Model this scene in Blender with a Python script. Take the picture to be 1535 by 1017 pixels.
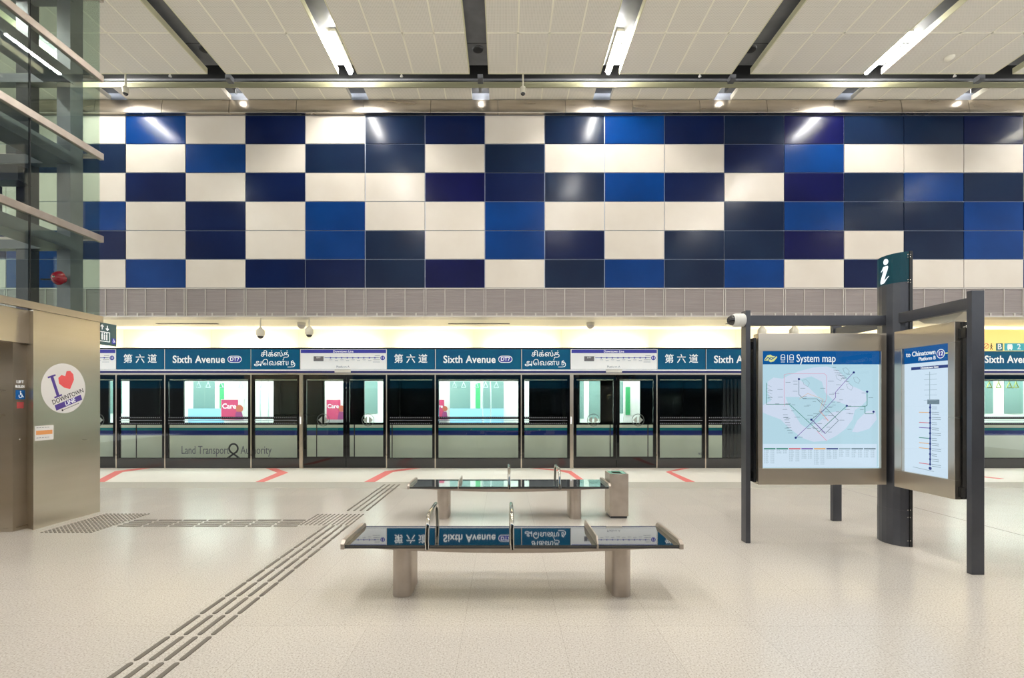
import bpy, bmesh, math, random
from mathutils import Vector, Matrix
random.seed(7)
for o in list(bpy.data.objects): bpy.data.objects.remove(o)
S = bpy.context.scene
COL = S.collection
PI = math.pi
# ------------------------------------------------------------------ camera
F = 740.0; VX = 755.0; VY = 601.0; CH = 1.53          # focal length in pixels, principal point, eye height
cd = bpy.data.cameras.new('camera'); cam = bpy.data.objects.new('camera', cd); COL.objects.link(cam)
cam.location = (0, 0, CH); cam.rotation_euler = (PI/2, 0, 0)
cd.sensor_width = 36; cd.lens = F/1535*36
cd.shift_x = (767.5-VX)/1535; cd.shift_y = (VY-508.5)/1535
cd.clip_start = .02
S.camera = cam
# ------------------------------------------------------------------ world and exposure
w = bpy.data.worlds.new('world'); S.world = w; w.use_nodes = True
w.node_tree.nodes['Background'].inputs[0].default_value = (.93, .95, .96, 1)
w.node_tree.nodes['Background'].inputs[1].default_value = 1.55
S.view_settings.view_transform = 'Standard'; S.view_settings.look = 'None'
S.view_settings.gamma = 1; S.view_settings.use_curve_mapping = False
S.view_settings.exposure = 0.0
TUBE = 335.0; COVE = 56.0; WASH = 70.0; TRAINL = 7.0    # lamp strengths

def X(px, Y): return (px-VX)*Y/F
def Z(py, Y): return CH+(VY-py)*Y/F
def FL(px, py):                                        # floor point
    Y = CH*F/(py-VY); return ((px-VX)*Y/F, Y)

# ------------------------------------------------------------------ materials
def lin(c):
    return tuple((x/255/12.92 if x/255 <= .04045 else ((x/255+.055)/1.055)**2.4) for x in c)+(1,)
def pbr(name, c, rough=.5, metal=0, spec=.5, emit=None, es=0, coat=0):
    m = bpy.data.materials.new(name); m.use_nodes = True
    b = m.node_tree.nodes['Principled BSDF']
    b.inputs['Base Color'].default_value = lin(c); b.inputs['Roughness'].default_value = rough
    b.inputs['Metallic'].default_value = metal; b.inputs['Specular IOR Level'].default_value = spec
    b.inputs['Coat Weight'].default_value = coat; b.inputs['Coat Roughness'].default_value = .03
    if emit: b.inputs['Emission Color'].default_value = lin(emit); b.inputs['Emission Strength'].default_value = es
    return m
def noisy(name, c1, c2, scale=20, stretch=(1,1,1), detail=4, lo=.35, hi=.65, rmod=None, bump=0, **k):
    m = pbr(name, c1, **k); nt = m.node_tree; N = nt.nodes; L = nt.links; b = N['Principled BSDF']
    tc = N.new('ShaderNodeTexCoord'); mp = N.new('ShaderNodeMapping'); mp.inputs['Scale'].default_value = stretch
    n = N.new('ShaderNodeTexNoise'); n.inputs['Scale'].default_value = scale; n.inputs['Detail'].default_value = detail
    r = N.new('ShaderNodeValToRGB'); r.color_ramp.elements[0].position = lo; r.color_ramp.elements[1].position = hi
    r.color_ramp.elements[0].color = lin(c1); r.color_ramp.elements[1].color = lin(c2)
    L.new(tc.outputs['Object'], mp.inputs[0]); L.new(mp.outputs[0], n.inputs['Vector']); L.new(n.outputs[0], r.inputs[0])
    L.new(r.outputs[0], b.inputs['Base Color'])
    if rmod:
        mr = N.new('ShaderNodeMapRange'); mr.inputs[3].default_value = rmod[0]; mr.inputs[4].default_value = rmod[1]
        L.new(n.outputs[0], mr.inputs[0]); L.new(mr.outputs[0], b.inputs['Roughness'])
    if bump:
        bp = N.new('ShaderNodeBump'); bp.inputs['Strength'].default_value = bump; bp.inputs['Distance'].default_value = .002
        L.new(n.outputs[0], bp.inputs['Height']); L.new(bp.outputs[0], b.inputs['Normal'])
    return m
def glass(name, tint, f0=.04, rough=0.0):
    """thin clear sheet: each face lets tinted light through and mirrors more at a slant"""
    m = bpy.data.materials.new(name); m.use_nodes = True; nt = m.node_tree; N = nt.nodes; N.clear(); L = nt.links
    o = N.new('ShaderNodeOutputMaterial'); t = N.new('ShaderNodeBsdfTransparent'); t.inputs[0].default_value = tuple(c**.5 for c in tint)+(1,)
    g = N.new('ShaderNodeBsdfGlossy'); g.inputs['Roughness'].default_value = rough
    ge = N.new('ShaderNodeNewGeometry'); d = N.new('ShaderNodeVectorMath'); d.operation = 'DOT_PRODUCT'
    L.new(ge.outputs['Incoming'], d.inputs[0]); L.new(ge.outputs['Normal'], d.inputs[1])
    def mt(op, a, b=None):
        n = N.new('ShaderNodeMath'); n.operation = op
        for i, v in enumerate((a, b)):
            if v is None: continue
            if isinstance(v, (int,float)): n.inputs[i].default_value = v
            else: L.new(v, n.inputs[i])
        return n.outputs[0]
    c = mt('ABSOLUTE', d.outputs['Value']); p = mt('POWER', mt('SUBTRACT', 1.0, c), 5.0)
    f = mt('ADD', mt('MULTIPLY', p, 1-f0), f0)
    x = N.new('ShaderNodeMixShader')
    L.new(f, x.inputs[0]); L.new(t.outputs[0], x.inputs[1]); L.new(g.outputs[0], x.inputs[2]); L.new(x.outputs[0], o.inputs[0])
    return m
def emis(name, c, s):
    m = bpy.data.materials.new(name); m.use_nodes = True; nt = m.node_tree; nt.nodes.clear()
    o = nt.nodes.new('ShaderNodeOutputMaterial'); e = nt.nodes.new('ShaderNodeEmission')
    e.inputs[0].default_value = lin(c); e.inputs[1].default_value = s
    nt.links.new(e.outputs[0], o.inputs[0]); return m
def terrazzo(name, base, dark, light, grout, size=.65, off=(.38, .1), rough=.2, band=.003):
    m = pbr(name, base, rough=rough, spec=.5); nt = m.node_tree; N = nt.nodes; L = nt.links; b = N['Principled BSDF']
    tc = N.new('ShaderNodeTexCoord')
    v = N.new('ShaderNodeTexNoise'); v.inputs['Scale'].default_value = 95; v.inputs['Detail'].default_value = 3
    r = N.new('ShaderNodeValToRGB'); e = r.color_ramp.elements
    e[0].position = .36; e[0].color = lin(dark); e[1].position = .66; e[1].color = lin(light)
    k = e.new(.47); k.color = lin(base); k = e.new(.56); k.color = lin(base)
    L.new(tc.outputs['Object'], v.inputs['Vector']); L.new(v.outputs[0], r.inputs[0])
    n2 = N.new('ShaderNodeTexNoise'); n2.inputs['Scale'].default_value = .9; n2.inputs['Detail'].default_value = 3
    L.new(tc.outputs['Object'], n2.inputs['Vector'])
    mp = N.new('ShaderNodeMapping'); mp.inputs['Location'].default_value = (-off[0], -off[1], 0)
    L.new(tc.outputs['Object'], mp.inputs[0])
    br = N.new('ShaderNodeTexBrick'); br.offset = 0; br.inputs['Scale'].default_value = 1
    br.inputs['Brick Width'].default_value = size; br.inputs['Row Height'].default_value = size
    br.inputs['Mortar Size'].default_value = band/2; br.inputs['Mortar Smooth'].default_value = .1
    br.inputs['Color1'].default_value = (1,1,1,1); br.inputs['Color2'].default_value = (.965,.965,.965,1)
    br.inputs['Mortar'].default_value = tuple(lin(grout))
    L.new(mp.outputs[0], br.inputs['Vector'])
    mx = N.new('ShaderNodeMix'); mx.data_type = 'RGBA'; mx.blend_type = 'MULTIPLY'; mx.inputs[0].default_value = 1
    L.new(r.outputs[0], mx.inputs[6]); L.new(br.outputs[0], mx.inputs[7]); L.new(mx.outputs[2], b.inputs['Base Color'])
    mr = N.new('ShaderNodeMapRange'); mr.inputs[3].default_value = rough-.05; mr.inputs[4].default_value = rough+.1
    L.new(n2.outputs[0], mr.inputs[0]); L.new(mr.outputs[0], b.inputs['Roughness'])
    return m

M = {}
M['floor'] = terrazzo('terrazzo', (214,206,196), (186,176,164), (228,223,216), (222,220,216))
M['edge_floor'] = terrazzo('edge_granite', (238,233,224), (230,225,215), (243,239,232), (242,241,239), size=.6, rough=.42)
M['strip'] = noisy('grey_granite_strip', (176,172,162), (196,192,182), scale=60, rough=.5)
M['joint'] = pbr('joint_sealant', (92,86,78), rough=.7)
M['tact'] = pbr('tactile_metal', (124,117,107), rough=.55, metal=.3)
M['red_tape'] = pbr('red_tape', (232,120,116), rough=.5)
M['cream'] = noisy('cream_enamel', (208,199,186), (214,206,194), scale=1.4, rough=.24, spec=.3)
M['navy'] = noisy('navy_enamel', (10,22,60), (14,28,68), scale=1.2, rough=.2, spec=.15)
M['indigo'] = noisy('indigo_enamel', (7,11,56), (12,16,68), scale=1.2, rough=.2, spec=.15)
M['slate'] = noisy('slate_navy_enamel', (14,28,54), (20,36,62), scale=1.1, rough=.2, spec=.15)
M['blue'] = noisy('blue_enamel', (3,46,104), (6,54,118), scale=1.2, rough=.2, spec=.15)
M['tile_joint'] = pbr('tile_joint', (176,184,200), rough=.4, metal=.4)
M['steel'] = noisy('brushed_steel', (202,192,176), (208,198,184), scale=1.6, stretch=(.2,.2,3), detail=2, rmod=(.24,.34), metal=.94)
M['steel_trim'] = noisy('curved_steel_trim', (186,176,164), (204,195,183), scale=3, stretch=(.5,1,4), rmod=(.24,.34), metal=1)
M['steel_leg'] = noisy('bench_steel', (188,176,164), (202,191,180), scale=7, detail=5, rmod=(.34,.48), metal=.8)
M['chrome'] = pbr('chrome', (205,200,190), rough=.1, metal=1)
M['dark_steel'] = pbr('charcoal_paint', (72,72,76), rough=.3, metal=.45)
M['charcoal'] = noisy('charcoal_metal', (74,75,82), (82,84,90), scale=3, rough=.34, metal=.4)
M['black'] = pbr('black_frame', (14,15,18), rough=.25)
M['blackgloss'] = pbr('black_glass_border', (10,11,14), rough=.04, spec=.6)
M['kick'] = pbr('dark_kick_plate', (44,44,44), rough=.09, spec=.7)
M['rubber'] = pbr('rubber', (22,22,24), rough=.6)
M['grille'] = noisy('grey_louvre', (160,150,146), (172,162,158), scale=2, stretch=(1,1,60), rough=.45)
M['grille_frame'] = pbr('louvre_frame', (196,190,182), rough=.35, metal=.2)
M['soffit'] = pbr('cream_soffit', (242,236,216), rough=.35)
M['fascia'] = pbr('cream_fascia', (240,232,204), rough=.4)
M['ceil'] = None
M['ceil_rib'] = pbr('ceiling_rib', (252,247,228), rough=.5)
M['ceil_side'] = pbr('ceiling_panel_side', (222,218,184), rough=.5)
M['edge_band'] = pbr('ceiling_edge_band', (150,147,118), rough=.6)
M['deck'] = noisy('grey_slot_deck', (112,113,116), (124,125,128), scale=4, rough=.4, metal=.35)
M['void'] = pbr('dark_void', (34,34,34), rough=.7)
M['tube'] = emis('tube_glow', (252,250,246), TUBE)
M['cove'] = emis('cove_glow', (255,246,222), COVE)
M['wash'] = emis('washer_glow', (255,248,236), WASH)
M['white'] = pbr('white_plastic', (232,230,224), rough=.35)
M['camgrey'] = pbr('camera_housing', (214,208,190), rough=.4)
M['lens'] = pbr('smoked_dome', (40,38,38), rough=.05, spec=.8)
M['psd_glass'] = glass('platform_glass', (.9,.96,.93), .045)
M['lift_glass'] = glass('lift_glass', (.74,.84,.78), .05)
M['train_glass'] = glass('train_glass', (.8,.86,.85), .03)
M['cover_glass'] = glass('sign_cover_glass', (.97,.98,.98), .02)
M['bench_glass'] = pbr('black_bench_glass', (12,20,20), rough=.015, spec=.9, coat=1)
M['teal'] = None
M['navy_sign'] = pbr('navy_sign', (16,52,96), rough=.3)
M['white_ink'] = pbr('white_ink', (246,248,250), rough=.4, emit=(246,248,250), es=.35)
M['blue_ink'] = pbr('violet_blue_ink', (52,56,160), rough=.4, emit=(52,56,160), es=.25)
M['navy_line'] = pbr('navy_line', (24,30,110), rough=.3)
M['grey_ink'] = pbr('grey_ink', (120,120,130), rough=.5)
M['black_ink'] = pbr('black_ink', (30,30,38), rough=.5)
M['white_sign'] = pbr('white_sign_face', (232,236,238), rough=.35, emit=(232,236,238), es=.28)
M['ring_ink'] = pbr('ring_ink', (84,88,86), rough=.5); M['arrow_ink'] = pbr('arrow_ink', (150,156,148), rough=.5)
M['train_white'] = noisy('train_cream_body', (224,226,208), (230,232,216), scale=1.5, rough=.3)
M['train_blue'] = pbr('train_navy_stripe', (14,38,120), rough=.25)
M['train_teal'] = pbr('train_teal_stripe', (0,122,132), rough=.25)
M['train_black'] = pbr('train_black_band', (10,13,15), rough=.08, spec=.6)
M['train_in'] = pbr('train_interior_panel', (226,234,226), rough=.4)
M['train_floor'] = pbr('train_floor', (120,124,128), rough=.5)
M['train_lamp'] = emis('train_ceiling_light', (252,255,250), TRAINL*4)
M['far_glass'] = pbr('far_train_window', (120,150,146), rough=.12)
M['seat_blue'] = pbr('light_blue_seat', (150,196,220), rough=.4)
M['seat_red'] = pbr('red_seat', (214,96,110), rough=.4)
M['pink'] = pbr('pink_poster', (226,84,128), rough=.5)
M['poster_white'] = pbr('poster_white', (240,238,236), rough=.5)
M['hair'] = pbr('illustrated_orange', (214,120,96), rough=.5)
M['purple'] = pbr('illustrated_purple', (168,84,140), rough=.5)
M['green'] = pbr('green_notice', (70,170,110), rough=.5)
M['strap_w'] = pbr('pale_strap', (220,236,236), rough=.4)
M['strap_y'] = pbr('yellow_green_strap', (206,214,110), rough=.4)
M['gangway'] = pbr('corrugated_gangway', (44,46,50), rough=.6)
M['sticker'] = pbr('white_sticker', (232,228,226), rough=.45)
M['stk_purple'] = pbr('purple_ink', (84,62,150), rough=.5)
M['stk_red'] = pbr('coral_red_ink', (238,92,96), rough=.5)
M['wc_blue'] = pbr('access_blue', (24,108,186), rough=.4)
M['red_plate'] = pbr('red_plate', (206,90,92), rough=.5)
M['orange_ink'] = pbr('orange_ink', (236,160,96), rough=.5)
M['bell'] = pbr('red_bell', (170,24,44), rough=.2, coat=.5)
M['lift_sign'] = pbr('grey_teal_sign', (66,96,100), rough=.4)
M['yellow'] = pbr('yellow_sign', (250,222,140), rough=.35, emit=(255,214,120), es=.6)
M['cyan_plate'] = pbr('cyan_plate', (64,176,190), rough=.4, emit=(64,176,190), es=.3)
M['teal_plate'] = pbr('teal_plate', (20,110,120), rough=.4, emit=(20,110,120), es=.3)
M['i_teal'] = pbr('information_teal', (3,64,78), rough=.3, spec=.25)
M['i_white'] = emis('lit_letter', (244,252,255), 1.3)
M['screen_bg'] = emis('backlit_map_sheet', (188,222,236), .98)
M['land'] = emis('backlit_land', (214,226,246), .98)
M['sheet_light'] = emis('backlit_white_sheet', (212,232,248), 1.0)
M['sheet_white'] = emis('backlit_pure_white', (238,248,255), 1.1)
M['band_blue'] = emis('backlit_blue_band', (22,92,160), .9)
M['e_white'] = emis('backlit_white_ink', (244,250,252), .95)
M['e_yellow'] = emis('backlit_yellow_logo', (226,232,150), .95)
def ink(c): return emis('backlit_ink', c, .9)
M['e_grey'] = ink((118,140,152)); M['e_lgrey'] = ink((158,182,194)); M['e_green'] = ink((60,140,120)); M['e_pink'] = ink((236,160,186))
M['e_violet'] = ink((130,96,180)); M['e_orange'] = ink((240,184,120)); M['e_navy'] = ink((44,60,130)); M['e_red'] = ink((222,110,120))
M['bin_green'] = pbr('green_liner', (120,180,160), rough=.25)

def ceiling_mat():
    m = pbr('perforated_ceiling', (222,212,186), rough=.55); nt = m.node_tree; N = nt.nodes; L = nt.links; b = N['Principled BSDF']
    tc = N.new('ShaderNodeTexCoord')
    v = N.new('ShaderNodeTexVoronoi'); v.inputs['Scale'].default_value = 42; v.inputs['Randomness'].default_value = 0
    r = N.new('ShaderNodeValToRGB'); e = r.color_ramp.elements
    e[0].position = .2; e[0].color = lin((208,202,186)); e[1].position = .34; e[1].color = lin((238,233,220))
    L.new(tc.outputs['Object'], v.inputs['Vector']); L.new(v.outputs['Distance'], r.inputs[0]); L.new(r.outputs[0], b.inputs['Base Color'])
    return m
M['ceil'] = ceiling_mat()
M['teal'] = noisy('teal_blue_sign', (2,74,116), (4,92,118), scale=.9, rough=.4, spec=.2, emit=(4,90,130), es=.3)

# ------------------------------------------------------------------ mesh helpers
class MB:
    def __init__(s): s.v = []; s.f = []; s.m = []; s.sm = []
    def add(s, vs, fs, mi=0, smooth=False):
        b = len(s.v); s.v += [tuple(v) for v in vs]
        for f in fs: s.f.append([b+i for i in f]); s.m.append(mi); s.sm.append(smooth)
    def box(s, x0, x1, y0, y1, z0, z1, mi=0):
        if x0 > x1: x0, x1 = x1, x0
        if y0 > y1: y0, y1 = y1, y0
        if z0 > z1: z0, z1 = z1, z0
        s.add([(x0,y0,z0),(x1,y0,z0),(x1,y1,z0),(x0,y1,z0),(x0,y0,z1),(x1,y0,z1),(x1,y1,z1),(x0,y1,z1)],
              [(0,3,2,1),(4,5,6,7),(0,1,5,4),(1,2,6,5),(2,3,7,6),(3,0,4,7)], mi); return s
    def prism(s, pts, lo, hi, axis='z', mi=0, smooth=False):
        n = len(pts)
        def P(a, b, h):
            return (a,b,h) if axis == 'z' else ((a,h,b) if axis == 'y' else (h,a,b))
        A = [P(a,b,lo) for a,b in pts]; B = [P(a,b,hi) for a,b in pts]
        s.add(A, [list(range(n))[::-1]], mi); s.add(B, [list(range(n))], mi)
        s.add(A+B, [(i,(i+1)%n,n+(i+1)%n,n+i) for i in range(n)], mi, smooth); return s
    def tube(s, pts, r, seg=10, mi=0, cap=True):
        pts = [Vector(p) for p in pts]; rings = []; n = len(pts)
        up = Vector((.13,.27,.95)).normalized()
        for i, p in enumerate(pts):
            t = (pts[min(i+1,n-1)]-pts[max(i-1,0)]).normalized()
            a = t.cross(up);
            if a.length < .05: a = t.cross(Vector((1,0,0)))
            a.normalize(); b = t.cross(a).normalized()
            rr = r[i] if isinstance(r, (list,tuple)) else r
            rings.append([p+rr*(math.cos(2*PI*k/seg)*a+math.sin(2*PI*k/seg)*b) for k in range(seg)])
        vs = [v for ring in rings for v in ring]
        fs = [(i*seg+k, i*seg+(k+1)%seg, (i+1)*seg+(k+1)%seg, (i+1)*seg+k) for i in range(n-1) for k in range(seg)]
        s.add(vs, fs, mi, True)
        if cap: s.add(rings[0], [list(range(seg))], mi); s.add(rings[-1], [list(range(seg))[::-1]], mi)
        return s
    def lathe(s, prof, c, axis='z', seg=24, mi=0):
        vs = []; n = len(prof)
        for r, h in prof:
            for k in range(seg):
                a = 2*PI*k/seg; u = r*math.cos(a); w_ = r*math.sin(a)
                if axis == 'z': vs.append((c[0]+u, c[1]+w_, c[2]+h))
                elif axis == 'x': vs.append((c[0]+h, c[1]+u, c[2]+w_))
                else: vs.append((c[0]+u, c[1]+h, c[2]+w_))
        s.add(vs, [(i*seg+k, i*seg+(k+1)%seg, (i+1)*seg+(k+1)%seg, (i+1)*seg+k) for i in range(n-1) for k in range(seg)], mi, True)
        return s
    def build(s, name, mats, parent=None, bevel=0, kind=None):
        org = ORG.get(parent.name, Vector((0,0,0))) if parent else Vector((0,0,0))
        me = bpy.data.meshes.new(name)
        me.from_pydata([tuple(Vector(v)-org) for v in s.v], [], s.f)
        if not isinstance(mats, (list,tuple)): mats = [mats]
        for m in mats: me.materials.append(m)
        me.polygons.foreach_set('material_index', s.m); me.polygons.foreach_set('use_smooth', s.sm)
        bm = bmesh.new(); bm.from_mesh(me); bmesh.ops.recalc_face_normals(bm, faces=bm.faces); bm.to_mesh(me); bm.free()
        me.update()
        o = bpy.data.objects.new(name, me); COL.objects.link(o)
        if parent: o.parent = parent; ORG[o.name] = org
        if bevel:
            b = o.modifiers.new('bevel', 'BEVEL'); b.width = bevel; b.segments = 2; b.limit_method = 'ANGLE'
        if kind: o['kind'] = kind
        return o
ORG = {}
def box(*a): return MB().box(*a)
def tag(o, label, cat, group=None):
    o['label'] = label; o['category'] = cat
    if group: o['group'] = group
    return o
def thing(name, loc, label, cat, group=None):
    o = bpy.data.objects.new(name, None); COL.objects.link(o); o.location = loc; o.empty_display_size = .1
    ORG[o.name] = Vector(loc); return tag(o, label, cat, group)
def dup(root, dx, label=None, group=None):
    def cp(o, par):
        c = o.copy(); COL.objects.link(c)
        if par: c.parent = par
        for ch in o.children: cp(ch, c)
        return c
    r = cp(root, None); r.location = Vector(root.location)+Vector(dx)
    if label: r['label'] = label
    if group: r['group'] = group
    ORG[r.name] = Vector(r.location)
    return r
def struct(mb, name, mats, bevel=0):
    o = mb.build(name, mats, None, bevel); o['kind'] = 'structure'; return o
def text(name, s, size, loc, mat, parent=None, face='front', align='CENTER', bold=0.0, ext=.0015, sx=1.0, flat=False, tilt=0, shear=0, sp=1.0):
    cu = bpy.data.curves.new(name, 'FONT'); cu.body = s; cu.size = size; cu.align_x = align; cu.align_y = 'CENTER'
    cu.extrude = ext; cu.offset = bold*size; cu.resolution_u = 3; cu.shear = shear; cu.space_character = sp
    t = bpy.data.objects.new(name, cu); COL.objects.link(t)
    dg = bpy.context.evaluated_depsgraph_get(); me = bpy.data.meshes.new_from_object(t.evaluated_get(dg))
    bpy.data.objects.remove(t); bpy.data.curves.remove(cu)
    R = {'front': (PI/2,0,0), 'right': (PI/2,0,PI/2), 'left': (PI/2,0,-PI/2)}[face]
    from mathutils import Euler
    mx = Matrix.Translation(Vector(loc)) @ Euler(R).to_matrix().to_4x4() @ Matrix.Rotation(tilt, 4, 'Z') @ Matrix.Diagonal((sx,1,1,1))
    me.transform(mx)
    org = ORG.get(parent.name, Vector((0,0,0))) if parent else Vector((0,0,0))
    me.transform(Matrix.Translation(-org))
    me.materials.clear(); me.materials.append(mat)
    o = bpy.data.objects.new(name, me); COL.objects.link(o)
    if parent: o.parent = parent; ORG[o.name] = org
    return o
def ring(mb, c, R, r, n=28, face='front', th=.002, mi=0):
    for k in range(n):
        a = 2*PI*k/n; b = 2*PI*(k+1)/n
        pts = [(R*math.cos(a),R*math.sin(a)),(R*math.cos(b),R*math.sin(b)),(r*math.cos(b),r*math.sin(b)),(r*math.cos(a),r*math.sin(a))]
        q(mb, c, pts, face, th, mi)
    return mb
def q(mb, c, pts, face='front', th=.002, mi=0):
    """flat polygon standing proud of a sign face"""
    if face == 'front': mb.prism([(c[0]+a, c[2]+b) for a,b in pts], c[1]-th, c[1], 'y', mi)
    elif face == 'right': mb.prism([(c[1]+a, c[2]+b) for a,b in pts], c[0], c[0]+th, 'x', mi)
    else: mb.prism([(c[1]-a, c[2]+b) for a,b in pts], c[0]-th, c[0], 'x', mi)
    return mb
def circle(R, n=32): return [(R*math.cos(2*PI*k/n), R*math.sin(2*PI*k/n)) for k in range(n)]
def line(mb, c, p, pw, face='front', th=.002, mi=0):
    for a, b in zip(p[:-1], p[1:]):
        d = Vector((b[0]-a[0], b[1]-a[1]))
        if d.length < 1e-6: continue
        n = Vector((-d.y, d.x)).normalized()*pw/2
        q(mb, c, [(a[0]+n.x,a[1]+n.y),(a[0]-n.x,a[1]-n.y),(b[0]-n.x,b[1]-n.y),(b[0]+n.x,b[1]+n.y)], face, th, mi)
    return mb

# ------------------------------------------------------------------ key distances
YP = 11.2      # platform screen plane
YF = 11.6      # fascia above the screens
HC = 5.99      # ceiling above the eye
ZC = CH+HC
YT = 9.85      # tiled wall
ZS = Z(494, YF)  # soffit
YR = -.35      # opposite platform screens
XL, XR = -14.8, 16.0

# ------------------------------------------------------------------ floor
fy0, fy1 = 1132.2/131, 1132.2/122
struct(box(XL, XR, -5.0, fy0, -.2, 0), 'floor', M['floor'])
struct(box(XL, XR, fy0, fy1, -.2, 0), 'trim_1', M['strip'])
struct(box(XL, XR, fy1, YP+.12, -.2, 0), 'floor_2', M['edge_floor'])
struct(box(5.885, 5.895, YR, fy0, -.01, .0006), 'trim_2', M['joint'])
# ------------------------------------------------------------------ tiled wall with grille band
grid = ["CBCNCSNCSBNSISSNC", "SCBCSSCSCCCNBCCCB", "CNCNCCINSBNCISBSC", "BCNCBCCBCCCSBSSBN",
        "NCNCBSCBNCSSICSBC", "CBCNNSICSBSBCNCCB"]
rowsy = [173, 216, 259, 302.3, 345.8, 389, 432]
mm = MB(); key = {'C':0,'N':1,'I':2,'B':3,'S':4}
zt, zb = Z(173,YT), Z(432,YT)
mm.box(XL, XR, YT+.02, YT+.3, ZS, ZC+.3, 5)
tw = 89.75*YT/F
for r in range(6):
    for c in range(-10, 25):
        x0 = X(188.3,YT)+c*tw; x1 = x0+tw
        if x1 < XL or x0 > XR: continue
        k = grid[r][c+1] if -1 <= c <= 15 else random.choice('CCNSBI')
        g = .008
        mm.box(max(x0+g,XL), min(x1-g,XR), YT, YT+.022, Z(rowsy[r+1],YT)+g, Z(rowsy[r],YT)-g, key[k])
struct(mm, 'wall_back', [M['cream'],M['navy'],M['indigo'],M['blue'],M['slate'],M['tile_joint']])
mm = MB(); zg0 = Z(475,YT)
mm.box(XL, XR, YT+.012, YT+.03, zg0+.02, zb-.01, 0)
nl = 22
for i in range(nl):
    z = zg0+.09+(zb-zg0-.1)*i/nl
    mm.box(XL, XR, YT+.0, YT+.014, z, z+.012, 0)
mm.box(XL, XR, YT-.012, YT+.02, zb-.022, zb-.002, 1); mm.box(XL, XR, YT-.012, YT+.3, zg0-.01, zg0+.018, 1)
mm.box(XL, XR, YT-.002, YT+.02, zg0+.07, zg0+.082, 1)
for c in range(-10, 25):
    x0 = X(188.3,YT)+c*tw
    for j, wd in ((-.02,.012), (.02,.012), (tw/3,.012), (2*tw/3,.012)):
        if XL < x0+j < XR: mm.box(x0+j-wd/2, x0+j+wd/2, YT-.012, YT+.02, zg0, zb-.01, 1)
    for j in (.22, .52, 1.0):
        mm.box(x0+j, x0+j+.03, YT-.004, YT+.01, zg0+.02, zg0+.07, 1)
struct(mm, 'trim_3', [M['grille'], M['grille_frame']])
# curved steel trim on top of the tiles
mm = MB(); z0, z1 = Z(173,YT)+.004, Z(151,YT)
prof = [(YT-.002, z0), (YT-.085, z0+.004)]+[(YT-.085+.04*(i/8)**2, z0+.01+(z1-z0-.02)*i/8) for i in range(9)]+[(YT+.02,z1), (YT+.02,z0)]
tj = 101.1*(YT-.1)/F; xx = X(140,YT-.1)-6*tj
while xx < XR:
    a, b = max(xx+.004, XL), min(xx+tj-.004, XR)
    if b > a:
        mm.prism(prof, a, b, 'x', 0)
    xx += tj
struct(mm, 'trim_4', [M['steel_trim']], bevel=.012)
# ------------------------------------------------------------------ soffit and fascia
struct(box(XL, XR, YT+.3, YF+.1, ZS, ZS+.1), 'ceiling_2', M['soffit'])
mm = MB(); fj = 131*YF/F
zf0 = Z(521,YP)-.16
xx = X(448,YF)-8*fj
mm.box(XL, XR, YF+.012, YF+.08, zf0, ZS, 1)
while xx < XR:
    a, b = max(xx+.003,XL), min(xx+fj-.003,XR)
    if b > a: mm.box(a, b, YF, YF+.02, zf0, ZS-.003, 0)
    xx += fj
struct(mm, 'wall_back_2', [M['fascia'], M['tile_joint']])
for i, px in enumerate((235, 672, 1088)):
    o = box(X(px,10.74), X(px+92,10.74), 10.70, 10.78, ZS-.006, ZS+.01).build('air_slot', M['void'])
    tag(o, ['long dark air slot in the cream soffit nearest the lift', 'long dark air slot in the cream soffit above the middle screens', 'long dark air slot in the cream soffit behind the information sign'][i], 'air vent', 'air slots in the soffit')
# cove lamps standing on top of the screen header
xx = X(448,11.4)-7*fj; i = 0
while xx < XR-fj:
    if xx > XL+.1:
        t = thing('cove_lamp', (xx+fj/2, 11.42, 2.62), 'hidden linear lamp on top of the platform screens, lighting the cream fascia', 'lamp', 'cove lamps behind the screen header')
        box(xx+.2, xx+fj-.2, 11.36, 11.46, 2.58, 2.62).build('housing', M['camgrey'], t)
        box(xx+.25, xx+fj-.25, 11.37, 11.45, 2.621, 2.635).build('light_tube', M['cove'], t)
    xx += fj
# ------------------------------------------------------------------ main ceiling
pit = 196.5*HC/490; sw = 28.3*HC/490
xr0 = (339-VX)*HC/490
yg0 = F*HC/490; yg1 = F*HC/469; sub = yg0-F*HC/551.5
ylo = -5.0
mm = MB(); T = .10
for k in range(-5, 9):
    a = xr0+k*pit; b = a+pit-sw
    a_, b_ = max(a,XL), min(b,XR)
    if b_ <= a_: continue
    mm.box(a_, b_, ylo, yg0, ZC+.004, ZC+T, 0)
    mm.box(a_, b_, yg1, YT, ZC+.004, ZC+T, 0)
    mm.box(a_-.003, a_+.012, ylo, yg0+.003, ZC-.002, ZC+T+.003, 2); mm.box(b_-.012, b_+.003, ylo, yg0+.003, ZC-.002, ZC+T+.003, 2)
    mm.box(a_, b_, yg0-.012, yg0+.003, ZC-.002, ZC+T, 2)
    for j in range(1,4):
        x = a+(b-a)*j/4
        if XL < x < XR: mm.box(x-.013, x+.013, ylo, yg0, ZC, ZC+.01, 1); mm.box(x-.011, x+.011, yg1, YT, ZC, ZC+.01, 1)
    y = yg0-sub
    while y > ylo: mm.box(a_, b_, y-.013, y+.013, ZC, ZC+.01, 1); y -= sub
mm.box(XL, XR, yg1-.025, yg1-.001, ZC-.002, ZC+.10, 3)
struct(mm, 'ceiling', [M['ceil'], M['ceil_rib'], M['ceil_side'], M['edge_band']])
mm = MB()
mm.box(XL, XR, ylo, yg0+.06, ZC+.20, ZC+.26, 0)
y = yg0-.5
while y > ylo: mm.box(XL, XR, y-.004, y+.004, ZC+.196, ZC+.202, 1); y -= 1.0
mm.box(XL, XR, yg1+.03, YT+.3, ZC+.16, ZC+.2, 0)
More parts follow.
